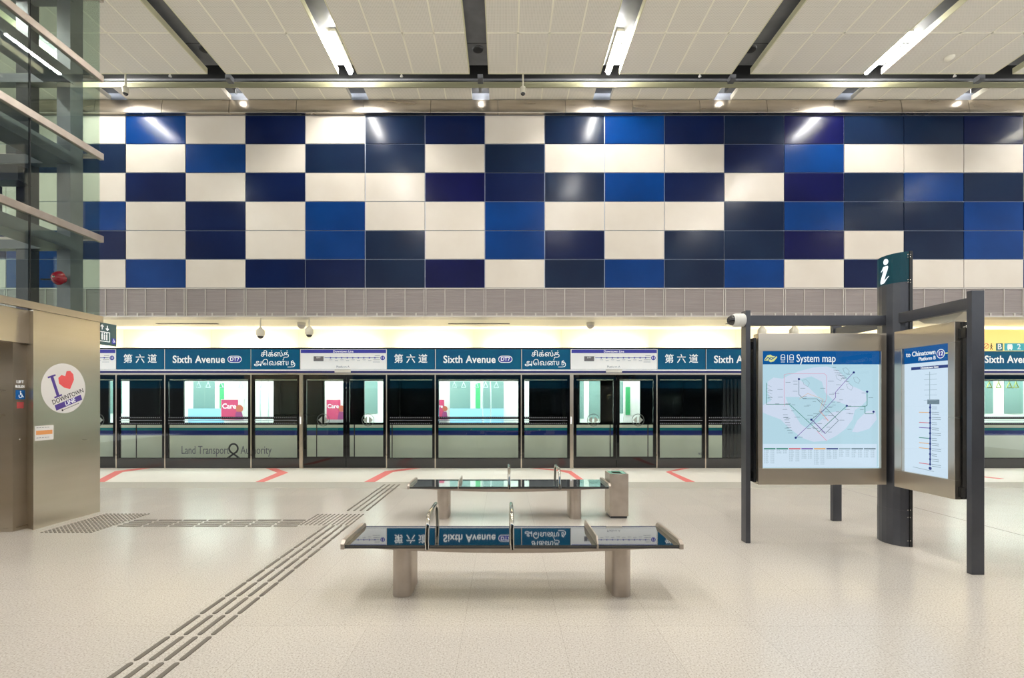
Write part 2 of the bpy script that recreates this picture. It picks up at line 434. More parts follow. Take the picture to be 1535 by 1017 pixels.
mm.box(XL, XR, yg0-.02, yg1+.1, ZC+.75, ZC+.8, 1); mm.box(XL, XR, yg0+.05, yg0+.06, ZC+.26, ZC+.8, 1); mm.box(XL, XR, yg1+.08, yg1+.09, ZC+.2, ZC+.8, 1)
struct(mm, 'ceiling_3', [M['deck'], M['void']])
ords = {-5:'hidden',-4:'hidden',-3:'hidden',-2:'hidden',-1:'lift-side',0:'first',1:'second',2:'third',3:'fourth',4:'fifth',5:'sixth',6:'seventh',7:'right-hand outer',8:'outer'}
lamp0 = None
def lamp(k, y0, y1, label, group):
    xc = xr0+k*pit-sw*.5
    t = thing('ceiling_lamp', (xc, (y0+y1)/2, ZC+.20), label, 'lamp', group)
    MB().box(xc-.055, xc+.055, y0-.02, y1+.02, ZC+.15, ZC+.20).build('housing', M['camgrey'], t)
    MB().tube([(xc,y0,ZC+.118),(xc,y1,ZC+.118)], .032, 10).build('light_tube', M['tube'], t)
    return t
pos = {-1:'half hidden behind the lift glass', 1:'left of the three seen along the tiled wall', 3:'middle of the three seen along the tiled wall', 5:'right of the three seen along the tiled wall', 7:'past the right edge', -3:'far behind the lift'}
for k in (-3,-1,1,3,5,7):
    lamp(k, 8.22, 9.2, 'white tube lamp in a ceiling slot, '+pos[k], 'tube lamps in the ceiling slots')
    for y, nm in ((5.0,'over the middle of the platform'), (1.9,'over the opposite platform edge')):
        lamp(k, y, y+1.05, 'tube lamp '+nm+', out of frame above', 'tube lamps above the frame')
# sloping row of round speakers in the other slots
for k in (0,2,4,6):
    xc = xr0+k*pit-sw*.5
    o = MB().lathe([(.0,-.02),(.075,-.02),(.09,-.015),(.095,0),(.095,.03)], (xc, 8.68, ZC+.195), 'z', 24).build('ceiling_speaker', M['rubber'])
    tag(o, 'round black ceiling speaker in the %s grey slot from the lift' % {0:'first',2:'third',4:'fifth',6:'seventh'}[k], 'speaker', 'round speakers in the ceiling slots')
    t = thing('wall_washer', (xc, 9.62, ZC+.05), 'small grey wall-washing lamp in the ceiling slot, %s' % {0:'first from the lift',2:'above the middle of the wall',4:'right of centre',6:'nearest the right edge'}[k], 'lamp', 'wall washers over the tiles')
    MB().box(xc-.03, xc+.03, 9.47, 9.64, ZC+.02, ZC+.10).build('housing', M['deck'], t)
    MB().box(xc-.025, xc+.025, 9.641, 9.65, ZC+.03, ZC+.09).build('light_face', M['wash'], t)
# pipe brackets in the dark gap
def ceiling_camera(px, lab):
    Y = F*(HC)/488; x = X(px,Y); Y += .02
    zb_ = Z(113,Y)
    t = thing('ceiling_camera', (x, Y, ZC+.1), lab, 'security camera', 'security cameras hung from the ceiling')
    MB().tube([(x,Y,ZC+.5),(x,Y,Z(131,Y))], .016, 10).build('stem', M['camgrey'], t)
    MB().lathe([(.0,.0),(.03,0),(.052,-.02),(.052,-.10),(.045,-.125)], (x,Y,Z(130,Y)), 'z', 20).build('housing', M['camgrey'], t)
    MB().lathe([(.043,0),(.038,-.02),(.02,-.036),(0,-.04)], (x,Y,Z(130,Y)-.125), 'z', 20).build('dome', M['lens'], t)
ceiling_camera(187, 'small pale security camera hanging from the ceiling beside the glass lift')
ceiling_camera(784, 'small pale security camera hanging from the ceiling above the middle of the wall')
for px, lab in ((255,'tiny white sprinkler head at the ceiling edge nearest the lift'), (602,'tiny white sprinkler head at the ceiling edge left of centre'), (1049,'tiny white sprinkler head at the ceiling edge right of centre'), (1431,'tiny white sprinkler head at the ceiling edge near the right corner')):
    Y = yg0+.04; o = MB().lathe([(.0,-.03),(.028,-.022),(.02,0),(.01,.02),(.01,.3)], (X(px,Y), Y, ZC-.0), 'z', 14).build('sprinkler', M['white'])
    tag(o, lab, 'sprinkler', 'sprinkler heads')
Y = F*HC/(601-86); x = X(1423,Y)
t = thing('smoke_detector', (x,Y,ZC), 'round cream smoke detector on the right ceiling panel', 'smoke detector')
MB().lathe([(.0,-.05),(.04,-.048),(.055,-.03),(.075,-.022),(.08,0)], (x,Y,ZC), 'z', 24).build('body', M['ceil_rib'], t)
for px in (343, 720, 1098, 1470):
    Y = yg1-.12; x = X(px,Y)
    o = box(x-.05, x+.05, Y-.04, Y+.1, ZC+.06, ZC+.16).build('junction_box', M['deck'])
    o.location.z = 0
    tag(o, 'small grey junction box in the dark ceiling gap, %s' % {343:'nearest the lift',720:'above the middle of the wall',1098:'right of centre',1470:'near the right edge'}[px], 'junction box', 'junction boxes in the ceiling gap')

# ------------------------------------------------------------------ walls out of view
mm = MB(); mm.box(-34, 34, YR-.2, YR-.02, 0, 2.1, 0); mm.box(-34, 34, YR-.2, YR, 2.1, 2.72, 1)
struct(mm, 'wall_front', [M['blackgloss'], M['teal']])
struct(box(XL, XR, YF+.1, YP+4, ZS+.4, ZS+.5), 'ceiling_5', M['void'])
struct(box(XL, XR, 15.6, 15.7, -1.4, ZS+.5), 'wall_tunnel', M['void'])
struct(box(XL, XR, YP+.12, 15.6, -1.4, -1.3), 'floor_3', M['void'])
struct(box(XL, XR, YP+.121, YP+.2, -1.4, 0.0), 'wall_platform', M['void'])

# ------------------------------------------------------------------ floor marks
def redmark(pts, lab):
    mm = MB(); mm.prism([FL(*p) for p in pts][::-1], .0005, .0022, 'z'); o = mm.build('queue_arrow', M['red_tape'])
    tag(o, lab, 'floor marking', 'red queue arrows on the floor'); return o
redmark([(383,723),(396,723),(432,709),(414,702.6),(399,702.6),(416,709)], 'red floor tape chevron pointing right, in front of the left sliding doors')
redmark([(546,723),(562,723),(589,708),(630,702.6),(612,702.6),(577,707)], 'red bent floor tape behind the top left of the rear bench')
redmark([(795,702.6),(812,702.6),(856,706.4),(880,723),(870,723),(852,710),(838,706.4)], 'red bent floor tape behind the waste bin end of the rear bench')
redmark([(1021,702.6),(1033,702.6),(1006,707.6),(1042,723),(1028,723),(998,707.8)], 'red floor tape chevron pointing left, left of the information sign')
redmark([(141,723),(157,723),(184,708),(225,702.6),(207,702.6),(172,707)], 'red floor tape half hidden by the steel lift corner')
redmark([(1426,702.6),(1438,702.6),(1411,707.6),(1505,718),(1498,718.6),(1403,707.8)], 'thin red floor tape to the right of the information sign')
# tactile paving
def bar(x0, x1, y0, y1, z=.005):
    m_ = MB(); horiz = (x1-x0) > (y1-y0)
    if horiz:
        r = (y1-y0)/2; n = 6; yc = (y0+y1)/2
        pts = [(x1-r+r*math.cos(-PI/2+PI*i/n), yc+r*math.sin(-PI/2+PI*i/n)) for i in range(n+1)]+[(x0+r-r*math.cos(-PI/2+PI*i/n), yc-r*math.sin(-PI/2+PI*i/n)) for i in range(n+1)]
    else:
        r = (x1-x0)/2; n = 6; xc = (x0+x1)/2
        pts = [(xc+r*math.cos(PI*i/n), y1-r+r*math.sin(PI*i/n)) for i in range(n+1)]+[(xc-r*math.cos(PI*i/n), y0+r-r*math.sin(PI*i/n)) for i in range(n+1)]
    m_.prism(pts, 0.0002, z, 'z'); return m_
xs = [-2.395, -2.305, -2.217, -2.13]
def barline(x0s, ya, yb, seg, root):
    proto = None
    y = yb
    while y-seg > ya-.01:
        for x in x0s:
            if proto is None:
                proto = bar(x-.0155, x+.0155, y-seg+.012, y-.012).build('guide_bar', M['tact'], root); px_, py_ = x, y
            else:
                c = proto.copy(); COL.objects.link(c); c.parent = root; c.location = (x-px_, y-py_, 0)
        y -= seg
gx = [X(169,0) if 0 else 0]
def xat(px, py): return FL(px, py)[0]
b0 = xat(450-1, 817)   # leftmost bar of the diagonal-looking run
XB = [b0, b0+.0895, b0+.179, b0+.2685]
SEG = .317
t = thing('guide_path', (XB[0]+.13, 4.3, 0), 'long run of four grey tactile guide bars passing left of the front bench', 'tactile paving')
barline(XB, 2.0, 6.06, SEG, t)
t = thing('guide_path', (XB[0]+.13, 7.8, 0), 'run of four grey tactile guide bars leading to the grey strip by the screens', 'tactile paving')
barline(XB, 6.68, 9.02, SEG*.98, t)
t = thing('guide_path', (-3.6, 6.16, 0), 'crosswise run of four grey tactile guide bars between lift patch and bench path', 'tactile paving')
proto = None
for j in range(4):
    y = 6.02+j*.0975
    x = -2.50-.006*j
    while x-SEG > -4.78:
        if proto is None:
            proto = bar(x-SEG+.012, x-.012, y-.0155, y+.0155).build('guide_bar', M['tact'], t); px_, py_ = x, y
        else:
            c = proto.copy(); COL.objects.link(c); c.parent = t; c.location = (x-px_, y-py_, 0)
        x -= SEG
def studs(x0, x1, y0, y1, nx, ny, label, w_, l_):
    t = thing('warning_paving', ((x0+x1)/2, (y0+y1)/2, 0), label, 'tactile paving')
    sp = [(x0+(x1-x0)*(i+.5)/nx, y0+(y1-y0)*(j+.5)/ny) for j in range(ny) for i in range(nx)]
    def one(mb, x, y):
        mb.prism([(x+w_*math.cos(2*PI*k/8), y+l_*math.sin(2*PI*k/8)) for k in range(8)], .0002, .005, 'z')
    mb = MB(); one(mb, *sp[0]); pr = mb.build('stud', M['tact'], t)
    for p in sp[1:100]:
        c = pr.copy(); COL.objects.link(c); c.parent = t; c.location = (p[0]-sp[0][0], p[1]-sp[0][1], 0)
    mb = MB()
    for p in sp[100:]: one(mb, *p)
    if sp[100:]: mb.build('studs', M['tact'], t, kind='stuff')
studs(-5.38, -4.76, 5.70, 6.68, 12, 20, 'patch of grey tactile warning studs beside the steel lift wall', .0135, .0135)
studs(-2.52, -1.86, 6.05, 6.66, 12, 12, 'square patch of tactile warning studs where the guide paths meet, left of the front bench', .0125, .0125)

# ------------------------------------------------------------------ platform screens
def px_x(px): return X(px, YP)
PITCH = 405
zh0, zh1 = Z(554,YP), Z(524,YP)
t = thing('screen_header', (0, YP, 2.1), 'long dark header beam running above all the glass platform screens', 'header beam')
box(XL, XR, YP+.066, YP+.16, Z(562,YP), Z(521,YP)).build('beam', M['charcoal'], t)
box(XL, XR, YP-.016, YP-.0101, Z(556.3,YP), Z(554.4,YP)).build('white_stripe', M['white_sign'], t)
box(XL, XR, YP-.018, YP-.0101, Z(559.6,YP), Z(556.4,YP)).build('blue_stripe', M['navy_line'], t)
box(XL, XR, YP-.01, YP+.066, Z(562.0,YP), Z(554.2,YP)).build('rail_back', M['charcoal'], t)
box(XL, XR, YP-.02, YP-.01, Z(562.0,YP), Z(559.7,YP)).build('steel_stripe', M['steel'], t)
box(XL, XR, YP-.02, YP+.066, Z(523.8,YP), Z(521.6,YP)).build('top_edge', M['black'], t)
place = {-1:'half hidden behind the lift', 0:'nearest the lift', 1:'above the middle of the platform', 2:'just left of the information sign', 3:'right of the information sign'}
placeb = {-1:'beside the lift corner', 0:'nearest the lift', 1:'behind the rear bench', 2:'next to the information sign', 3:'right of the information sign'}
def sign_back(t, x0, x1, mat):
    g = .012
    box(x0+g, x1-g, YP-.02, YP+.02, zh0, zh1).build('face', mat, t, bevel=.003)
    box(x0+.001, x0+g-.001, YP-.024, YP+.02, zh0, zh1).build('joint_strip', M['chrome'], t)
YS = YP-.0205
def chinese(k):
    x0, x1 = px_x(174.5+PITCH*k), px_x(247.5+PITCH*k); xc = (x0+x1)/2; zc = (zh0+zh1)/2
    t = thing('station_sign', (xc, YP, zh0), 'teal station name sign in Chinese, '+place[k], 'sign', 'station name signs over the screens')
    sign_back(t, x0, x1, M['teal'])
    text('lettering', '第 六 道', .215, (xc, YS, zc), M['white_ink'], t, bold=.008)
def english(k):
    x0, x1 = px_x(247.5+PITCH*k), px_x(376.5+PITCH*k); zc = (zh0+zh1)/2
    t = thing('station_sign', ((x0+x1)/2, YP, zh0), 'wide teal station name sign in English with line badge, '+place[k], 'sign', 'station name signs over the screens')
    sign_back(t, x0, x1, M['teal'])
    text('lettering', 'Sixth Avenue', .232, (px_x(259.5+PITCH*k), YS, zc-.01), M['white_ink'], t, align="LEFT", bold=.019, sx=.91, sp=1.05)
    bx, bw, bh = px_x(352.5+PITCH*k), .16, .078
    def rr(w_, h_, n=8): return [(cx*(w_-h_)+h_*math.cos(a), h_*math.sin(a)) for cx, s in ((1,-PI/2),(-1,PI/2)) for a in [s+PI*i/n for i in range(n+1)]]
    mb = MB(); q(mb, (bx,YS,zc), rr(bw,bh), th=.003); bd = mb.build('badge_outline', M['white_ink'], t)
    mb = MB(); q(mb, (bx,YS-.003,zc), rr(bw-.014,bh-.014), th=.001); mb.build('badge', M['blue_ink'], t)
    text('badge_text', 'DT7', .115, (bx, YS-.0045, zc), M['white_ink'], t, bold=.02)
def tamil(k):
    x0, x1 = px_x(376.5+PITCH*k), px_x(450+PITCH*k); xc = (x0+x1)/2; zc = (zh0+zh1)/2
    t = thing('station_sign', (xc, YP, zh0), 'teal station name sign in two lines of Tamil, '+place[k], 'sign', 'station name signs over the screens')
    sign_back(t, x0, x1, M['teal'])
    text('lettering', 'சிக்ஸ்த்', .165, (xc-.01, YS, zc+.115), M['white_ink'], t, bold=.002)
    o = text('lettering', 'அெவன்ய', .165, (xc-.05, YS, zc-.085), M['white_ink'], t, bold=.002)
    xe = max(v.co.x for v in o.data.vertices)+t.location.x; zb_ = zc-.085-.045
    mb = MB(); line(mb, (xe-.012, YS, zb_), [(0,0),(.03,-.0),(.05,.02),(.052,.075),(.035,.1),(.015,.085),(.02,.06),(.045,.055),(.075,.05),(.088,.02),(.08,-.02),(.05,-.04),(.0,-.045),(-.08,-.045)], .013); mb.build('lettering', M['white_ink'], t)
def linemap(k):
    x0, x1 = px_x(450+PITCH*k), px_x(580+PITCH*k); xc = (x0+x1)/2
    t = thing('line_map_sign', (xc, YP, zh0), 'white line map sign with blue top band over the doors, '+placeb[k], 'sign', 'line map signs over the doors')
    sign_back(t, x0, x1, M['white_sign'])
    def P(px, py): return (px_x(px+PITCH*k)-xc, Z(py,YP)-CH)
    C0 = (xc, YS, CH)
    mb = MB(); a, b = P(451.5,524.6), P(579,529.8); q(mb, C0, [(a[0],b[1]),(b[0],b[1]),(b[0],a[1]),(a[0],a[1])], th=.001); mb.build('top_band', M['blue_ink'], t)
    text('band_text', 'Downtown Line', .07, (xc+.0, YS-.0015, Z(527.3,YP)), M['white_ink'], t, bold=.01)
    mb = MB(); line(mb, C0, [P(487,536.8),P(568,536.8)], .012, th=.001); 
    for i in range(9): p = P(496+8.3*i,536.8); q(mb, (C0[0]+p[0],C0[1],C0[2]+p[1]), circle(.017,10), th=.0014)
    mb.build('route_line', M['blue_ink'], t)
    mb = MB(); a, b = P(470.5,534.5), P(485.5,542); q(mb, C0, [(a[0],b[1]),(b[0],b[1]),(b[0],a[1]),(a[0],a[1])], th=.001); mb.build('here_box', M['grey_ink'], t)
    text('here_text', 'DT7', .05, (xc+P(478,0)[0], YS-.002, Z(536.5,YP)), M['white_ink'], t)
    mb = MB()
    for i in range(9): line(mb, C0, [P(494+8.3*i,540+(i%2)), P(499+8.3*i,540+(i%2))], .008, th=.001)
    for i in range(4): line(mb, C0, [P(562-i,533.5+i*3.2), P(570,533.5+i*3.2)], .008, th=.001)
    mb.build('station_names', M['grey_ink'], t)
    p = P(574,537); mb = MB(); q(mb, (xc+p[0],YS,CH+p[1]), circle(.052), th=.002); mb.build('platform_badge', M['blue_ink'], t)
    text('badge_text', '11', .075, (xc+p[0], YS-.003, CH+p[1]), M['white_ink'], t, bold=.02)
    text('platform_text', 'Platform A', .068, (xc+P(514.5,0)[0], YS, Z(550.3,YP)), M['grey_ink'], t)
    o = box(px_x(503+PITCH*k), px_x(526.5+PITCH*k), YP-.07, YP-.025, Z(559,YP), Z(554.6,YP)).build('sensor_box', M['white'], None, bevel=.004)
    tag(o, 'small white sensor box above the doors, '+placeb[k], 'sensor', 'sensor boxes over the doors')
def fixed(pa, pb, k, kind):
    x0, x1 = px_x(pa+PITCH*k), px_x(pb+PITCH*k); z1 = Z(562.3,YP); z0 = Z(688,YP)
    kinds = {'a':'narrow fixed glass platform screen under the Chinese sign, ', 'b':'wide fixed glass platform screen under the English sign, ', 'c':'narrow fixed glass platform screen under the Tamil sign, '}
    t = thing('platform_screen', ((x0+x1)/2, YP, 0), kinds[kind]+placeb[k], 'glass screen', 'fixed platform screens')
    bw = .07
    fr = MB()
    fr.box(x0+.012, x0+bw, YP, YP+.05, z0, z1); fr.box(x1-bw, x1-.012, YP, YP+.05, z0, z1)
    fr.box(x0+bw, x1-bw, YP, YP+.05, z1-.1, z1); fr.box(x0+bw, x1-bw, YP, YP+.05, z0, z0+.02)
    fr.build('frame', M['blackgloss'], t)
    box(x0+bw, x1-bw, YP+.004, YP+.016, z0+.02, z1-.1).build('glass_pane', M['psd_glass'], t)
    box(x0+.012, x1-.012, YP-.004, YP+.06, 0, z0).build('kick_plate', M['kick'], t)
    box(x0-.012, x0+.012, YP-.012, YP+.05, 0, z1).build('mullion', M['steel'], t)
    mb = MB()
    for zz in (Z(626.5,YP), Z(635.3,YP)):
        mb.box(x0+bw, x1-bw, YP-.0, YP+.002, zz-.03, zz+.022, 1)
        n = int((x1-x0-2*bw)/.044)
        for i in range(n):
            xx = x0+bw+.022+i*.044; mb.box(xx-.009, xx+.009, YP-.002, YP+.0, zz-.008, zz+.012, 0)
    mb.box(x0+bw, x1-bw, YP-.001, YP+.002, Z(630.6,YP)-.006, Z(630.6,YP)+.006, 0)
    mb.build('safety_dots', [M['grey_ink'], M['black']], t)
def leaf(t, x0, x1, z0, z1, pxc, k):
    fr = MB(); bw = .065
    fr.box(x0, x0+bw, YP+.0, YP+.04, z0, z1); fr.box(x1-bw, x1, YP+.0, YP+.04, z0, z1)
    fr.box(x0+bw, x1-bw, YP+.0, YP+.04, z1-.1, z1); fr.box(x0+bw, x1-bw, YP+.0, YP+.04, z0, z0+.03)
    fr.box(x0, x1, YP-.004, YP+.05, 0.006, z0)
    lf = fr.build('door_leaf', M['blackgloss'], t)
    box(x0+bw, x1-bw, YP+.006, YP+.018, z0+.03, z1-.1).build('glass_pane', M['psd_glass'], lf)
    mb = MB(); c = (px_x(pxc+PITCH*k), YP+.006, Z(630,YP)); ring(mb, c, .142, .130, 36)
    mb.build('sticker_ring', M['ring_ink'], lf)
    mb = MB()
    for s in (-1,1): q(mb, c, [(s*.025,-.085),(s*.025,.085),(s*.115,0)][::s], th=.002)
    mb.build('arrow_sticker', M['arrow_ink'], lf)
def door(k):
    x0, x1 = px_x(450+PITCH*k), px_x(580+PITCH*k); z1 = Z(562.3,YP); z0 = Z(687,YP)
    t = thing('platform_door', ((x0+x1)/2, YP, 0), 'pair of sliding glass platform doors with round arrow stickers, '+placeb[k], 'sliding door', 'sliding platform doors')
    xm = px_x(519+PITCH*k)
    leaf(t, x0+.075, xm-.004, z0, z1, 484.5, k); leaf(t, xm+.004, x1-.02, z0, z1, 551.5, k)
    box(x0-.012, x0+.066, YP-.02, YP+.06, 0, z1).build('door_post', M['steel'], t)
    box(x0+.0, x0+.03, YP-.026, YP-.02, Z(636,YP), Z(625,YP)).build('lock_plate', M['white_ink'], t)
for k in range(-1, 4):
    if k > -1: chinese(k); english(k); tamil(k) if k < 3 else None
    if k > -1: fixed(174.5,247.5,k,'a'); fixed(247.5,376.5,k,'b')
    if k > -1 and k < 3: fixed(376.5,450,k,'c')
    if k < 3: linemap(k); door(k)
k = -1
fixed(376.5,450,k,'c'); tamil(-1)

# ------------------------------------------------------------------ trains
YV = 11.94
def vx(px): return X(px, YV)
def vz(py): return Z(py, YV)
YI = 14.6
def train(pa, pb, label, wins, name, y_off=0):
    x0, x1 = vx(pa), vx(pb)
    t = thing('train', ((x0+x1)/2, 13.3, -1.0), label, 'train')
    ztop, zwt, zwb = 3.2, vz(571.5), vz(634)
    b = MB()  # black window band with holes
    segs = sorted(wins); cur = x0
    for a, c in segs:
        a, c = vx(a), vx(c)
        if a > cur: b.box(cur, a, YV, YV+.05, zwb, zwt)
        cur = c
    b.box(cur, x1, YV, YV+.05, zwb, zwt)
    b.box(x0, x1, YV, YV+.05, vz(637), zwb); b.box(x0, x1, YV, YV+.05, zwt, vz(570.5))
    b.build('window_band', M['train_black'], t)
    box(x0, x1, YV-.004, YV+.05, vz(570.4), vz(566)).build('top_stripe', M['train_white'], t)
    box(x0, x1, YV+.01, YV+.06, vz(566), ztop).build('roof_side', M['charcoal'], t)
    box(x0, x1, YV-.01, YV+.05, vz(641.5), vz(637)).build('cream_stripe', M['train_white'], t)
    box(x0, x1, YV-.01, YV+.05, vz(645.5), vz(641.6)).build('teal_stripe', M['train_teal'], t)
    box(x0, x1, YV-.01, YV+.05, vz(653), vz(645.6)).build('navy_stripe', M['train_blue'], t)
    body = box(x0, x1, YV-.012, YV+.05, vz(690), vz(653)).build('lower_body', M['train_white'], t)
    box(x0, x1, YV+.05, YI+.15, ztop-.1, ztop).build('roof', M['train_white'], t)
    box(x0, x1, YV+.05, YI+.15, vz(690), .42).build('car_floor', M['train_floor'], t)
    box(x0, x0+.06, YV+.05, YI+.15, .42, ztop-.1).build('end_wall', M['train_in'], t)
    box(x1-.06, x1, YV+.05, YI+.15, .42, ztop-.1).build('end_wall', M['train_in'], t)
    box(x0, x1, YI, YI+.1, .42, ztop-.1).build('far_wall', M['train_in'], t)
    box(x0+.2, x1-.2, YV+.08, YI-.02, 2.55, 2.58).build('car_ceiling', M['train_in'], t)
    box(x0+.3, x1-.3, 12.5, 12.75, 2.53, 2.548).build('ceiling_light', M['train_lamp'], t)
    box(x0+.3, x1-.3, 13.75, 14.0, 2.53, 2.548).build('ceiling_light', M['train_lamp'], t)
    # far windows: one per near window
    for a, c in segs:
        g = box(vx(a), vx(c), YV+.02, YV+.03, zwb, zwt).build('window_pane', M['train_glass'], t)
    return t, body
wins = []
for k in (-1,0,1): wins += [(275+383*k, 410+383*k)]
for k in (-1,0,1): wins += [(486+383*k, 517+383*k), (546+383*k, 577+383*k)]
T1, body1 = train(-340, 1082, 'cream train with teal and navy stripes standing behind the glass screens', wins, 'train')
# gaps of the doors on the body side
mb = MB()
for k in (-1,0,1):
    for px in (475, 531.5, 588): mb.box(vx(px+383*k)-.012, vx(px+383*k)+.012, YV-.016, YV-.01, vz(690), vz(637))
mb.build('door_seams', M['rubber'], T1)
# interior: far side windows, doors, seats, poles, straps, posters
def ix(px, Y): return X(px, Y)
for k in (-1, 0, 1):
    o_ = 383*k
    Yf = YI-.005
    def far(pa, pb, za, zb_, m, nm, dy=0): return box(X(pa+o_,Yf), X(pb+o_,Yf), Yf-.012-dy, Yf-dy, za, zb_).build(nm, m, T1)
    far(290, 322, 1.15, 2.1, M['far_glass'], 'far_window')
    if k != 0: far(340, 372, 1.15, 2.1, M['far_glass'], 'far_window')
    for a in (470, 500): far(a, a+22, 1.0, 2.15, M['far_glass'], 'far_door_window')
    far(541, 566, 1.15, 2.1, M['far_glass'], 'far_window')
    far(330, 337, 1.1, 2.05, M['green'], 'door_notice', .014)
    box(X(283+o_,14.3), X(372+o_,14.3), 14.05, 14.55, .42, .85).build('seat_base', M['seat_blue'], T1)
    box(X(283+o_,14.45), X(372+o_,14.45), 14.42, 14.55, .85, 1.3).build('seat_back', M['seat_blue'], T1)
    for j, px in enumerate((298, 312, 331, 345, 361, 376, 393)):
        Y = 12.7+.5*(j%2); x = X(px+o_, Y); zt_ = Z(571,Y)-.02
        st = MB().tube([(x,Y,2.54),(x,Y,zt_-.02)], .008, 6)
        st.build('strap', M['strap_w'], T1)
        r_ = .06
        h = MB(); P_ = [(x,Y,zt_-.02),(x-r_,Y,zt_-.16),(x+r_,Y,zt_-.16),(x,Y,zt_-.02)]
        for a, c in zip(P_[:-1], P_[1:]): h.tube([a,c], .009, 6)
        h.build('grab_handle', M['strap_w'], T1)
    for px in (393, 400):
        Y = 13.0; s = 1 if px == 400 else -1; x = X(px+o_-(0 if k == 0 else 50), Y)
        pts = [(x+s*.05*math.sin(PI*i/10), Y, .42+2.1*i/10) for i in range(11)]
        MB().tube(pts, .018, 8).build('grab_pole', M['strap_w'], T1)
    for a in (478, 524, 533, 583):
        Y = 12.2; x = X(a+o_, Y)
        MB().tube([(x,Y,.42),(x,Y,2.54)], .016, 8).build('grab_pole', M['strap_w'], T1)
def poster(px0, px1, py0, py1, Y, flip=False):
    x0, x1, z0, z1 = X(px0,Y), X(px1,Y), Z(py1,Y), Z(py0,Y)
    f = box(x0, x1, Y, Y+.02, z0, z1).build('poster', M['poster_white'], T1)
    w_ = x1-x0; h = z1-z0
    box(x0+w_*.02, x0+w_*.74, Y-.003, Y, z0+h*.02, z1-h*.02).build('poster_field', M['pink'], f)
    text('poster_text', 'Care', w_*.3, (x0+w_*.36, Y-.005, z0+h*.66), M['white_ink'], f, bold=.02)
    mb = MB(); q(mb, (x0+w_*.8, Y-.003, z0+h*.55), circle(w_*.16), th=.003); mb.build('drawn_head', M['hair'], f)
    mb = MB(); q(mb, (x0+w_*.78, Y-.004, z0+h*.02), [(-w_*.2,0),(w_*.2,0),(w_*.12,h*.38),(-w_*.12,h*.38)], th=.002); mb.build('drawn_body', M['purple'], f)
poster(331, 366, 599, 630, 13.6); poster(489, 518, 599, 630, 13.2); poster(648, 672, 599, 630, 13.2)
box(X(329,13.4), X(372,13.4), 13.62, 13.7, .42, 2.5).build('wind_screen', M['poster_white'], T1)
box(X(486,13.2), X(516,13.2), 13.23, 13.26, .42, 2.5).build('wind_screen', M['poster_white'], T1)
box(X(640,13.2), X(674,13.2), 13.23, 13.26, .42, 2.5).build('wind_screen', M['poster_white'], T1)
box(X(935,13.2), X(965,13.2), 13.23, 13.26, .42, 2.5).build('wind_screen', M['poster_white'], T1)
box(X(938,13.2), X(945,13.2), 13.215, 13.228, 1.15, 1.9).build('door_notice', M['green'], T1)
text('operator_name', 'Land Transport', .28, (vx(272), YV-.0135, vz(675.5)), M['grey_ink'], T1, align='LEFT', sx=.66)
text('operator_name', 'Authority', .28, (vx(361), YV-.0135, vz(675.5)), M['grey_ink'], T1, align='LEFT', sx=.68)
mb = MB(); c = (vx(350.5), YV-.013, vz(676))
pts = []
for i in range(31):
    a = -PI*.80+2*PI*.8*i/30-0
    pts.append((.105*math.sin(a), .055+.11*math.cos(a)))
line(mb, c, pts, .042, th=.002)
line(mb, c, [(-.085,-.02),(.16,-.19)], .04, th=.002); line(mb, c, [(.085,-.02),(-.16,-.19)], .04, th=.003)
mb.build('ribbon_emblem', M['black_ink'], T1)
text('car_number', '90', .09, (vx(1049), YV-.0135, vz(681)), M['grey_ink'], T1)
# gangway
gx0, gx1 = vx(1083), vx(1128)
t = thing('gangway', ((gx0+gx1)/2, 12.5, -1), 'dark corrugated gangway between train cars, left of the information sign', 'gangway')
mb = MB()
n = 16
for i in range(n):
    a = gx0+(gx1-gx0)*i/n; mb.box(a+.004, a+(gx1-gx0)/n-.012, YV+.1-(.03 if i%2 else 0), 13.6, vz(700), 2.9)
mb.build('bellows', M['gangway'], t)
T2, body2 = train(1130, 1790, 'second cream train car with lit windows, right of the information sign', [(1424,1559),(1636,1667)], 'train')
for j, px in enumerate((1468, 1483, 1497, 1513, 1523, 1545)):
    Y = 12.5; x = X(px, Y); zt_ = Z(572,Y)
    MB().tube([(x,Y,2.54),(x,Y,zt_-.02)], .008, 6).build('strap', M['strap_y'], T2)
    h = MB(); r_ = .065; P_ = [(x,Y,zt_-.02),(x-r_,Y,zt_-.16),(x+r_,Y,zt_-.16),(x,Y,zt_-.02)]
    for a, c in zip(P_[:-1], P_[1:]): h.tube([a,c], .012, 6)
    h.build('grab_handle', M['strap_y'], T2)
for a, b_ in ((1476,1488),(1505,1533),(1545,1570)):
    box(X(a,YI), X(b_,YI), YI-.015, YI-.003, 1.15, 2.15).build('far_window', M['far_glass'], T2)

# ------------------------------------------------------------------ cameras on the soffit
def soffit_camera(px, py_top, lab, Y=9.95):
    x = X(px,Y); z = Z(py_top,Y)
    t = thing('soffit_camera', (x,Y,ZS), lab, 'security camera', 'security cameras on the soffit')
    MB().tube([(x,Y,ZS+.01),(x,Y,z)], .014, 10).build('stem', M['camgrey'], t)
    MB().lathe([(.0,.01),(.02,0),(.07,-.05),(.085,-.07),(.085,-.15),(.065,-.18)], (x,Y,z), 'z', 8).build('housing', M['camgrey'], t)
    MB().lathe([(.06,0),(.055,-.02),(.03,-.045),(0,-.05)], (x,Y,z-.178), 'z', 16).build('dome', M['lens'], t)
soffit_camera(390.5, 491, 'cream security camera on a stem under the soffit, left of the dome camera')
soffit_camera(463.5, 489, 'cream security camera on a stem under the soffit, beside the dome camera')
soffit_camera(1142, 489, 'cream security camera under the soffit behind the map sign, the left one')
soffit_camera(1190, 489, 'cream security camera under the soffit behind the map sign, the right one')
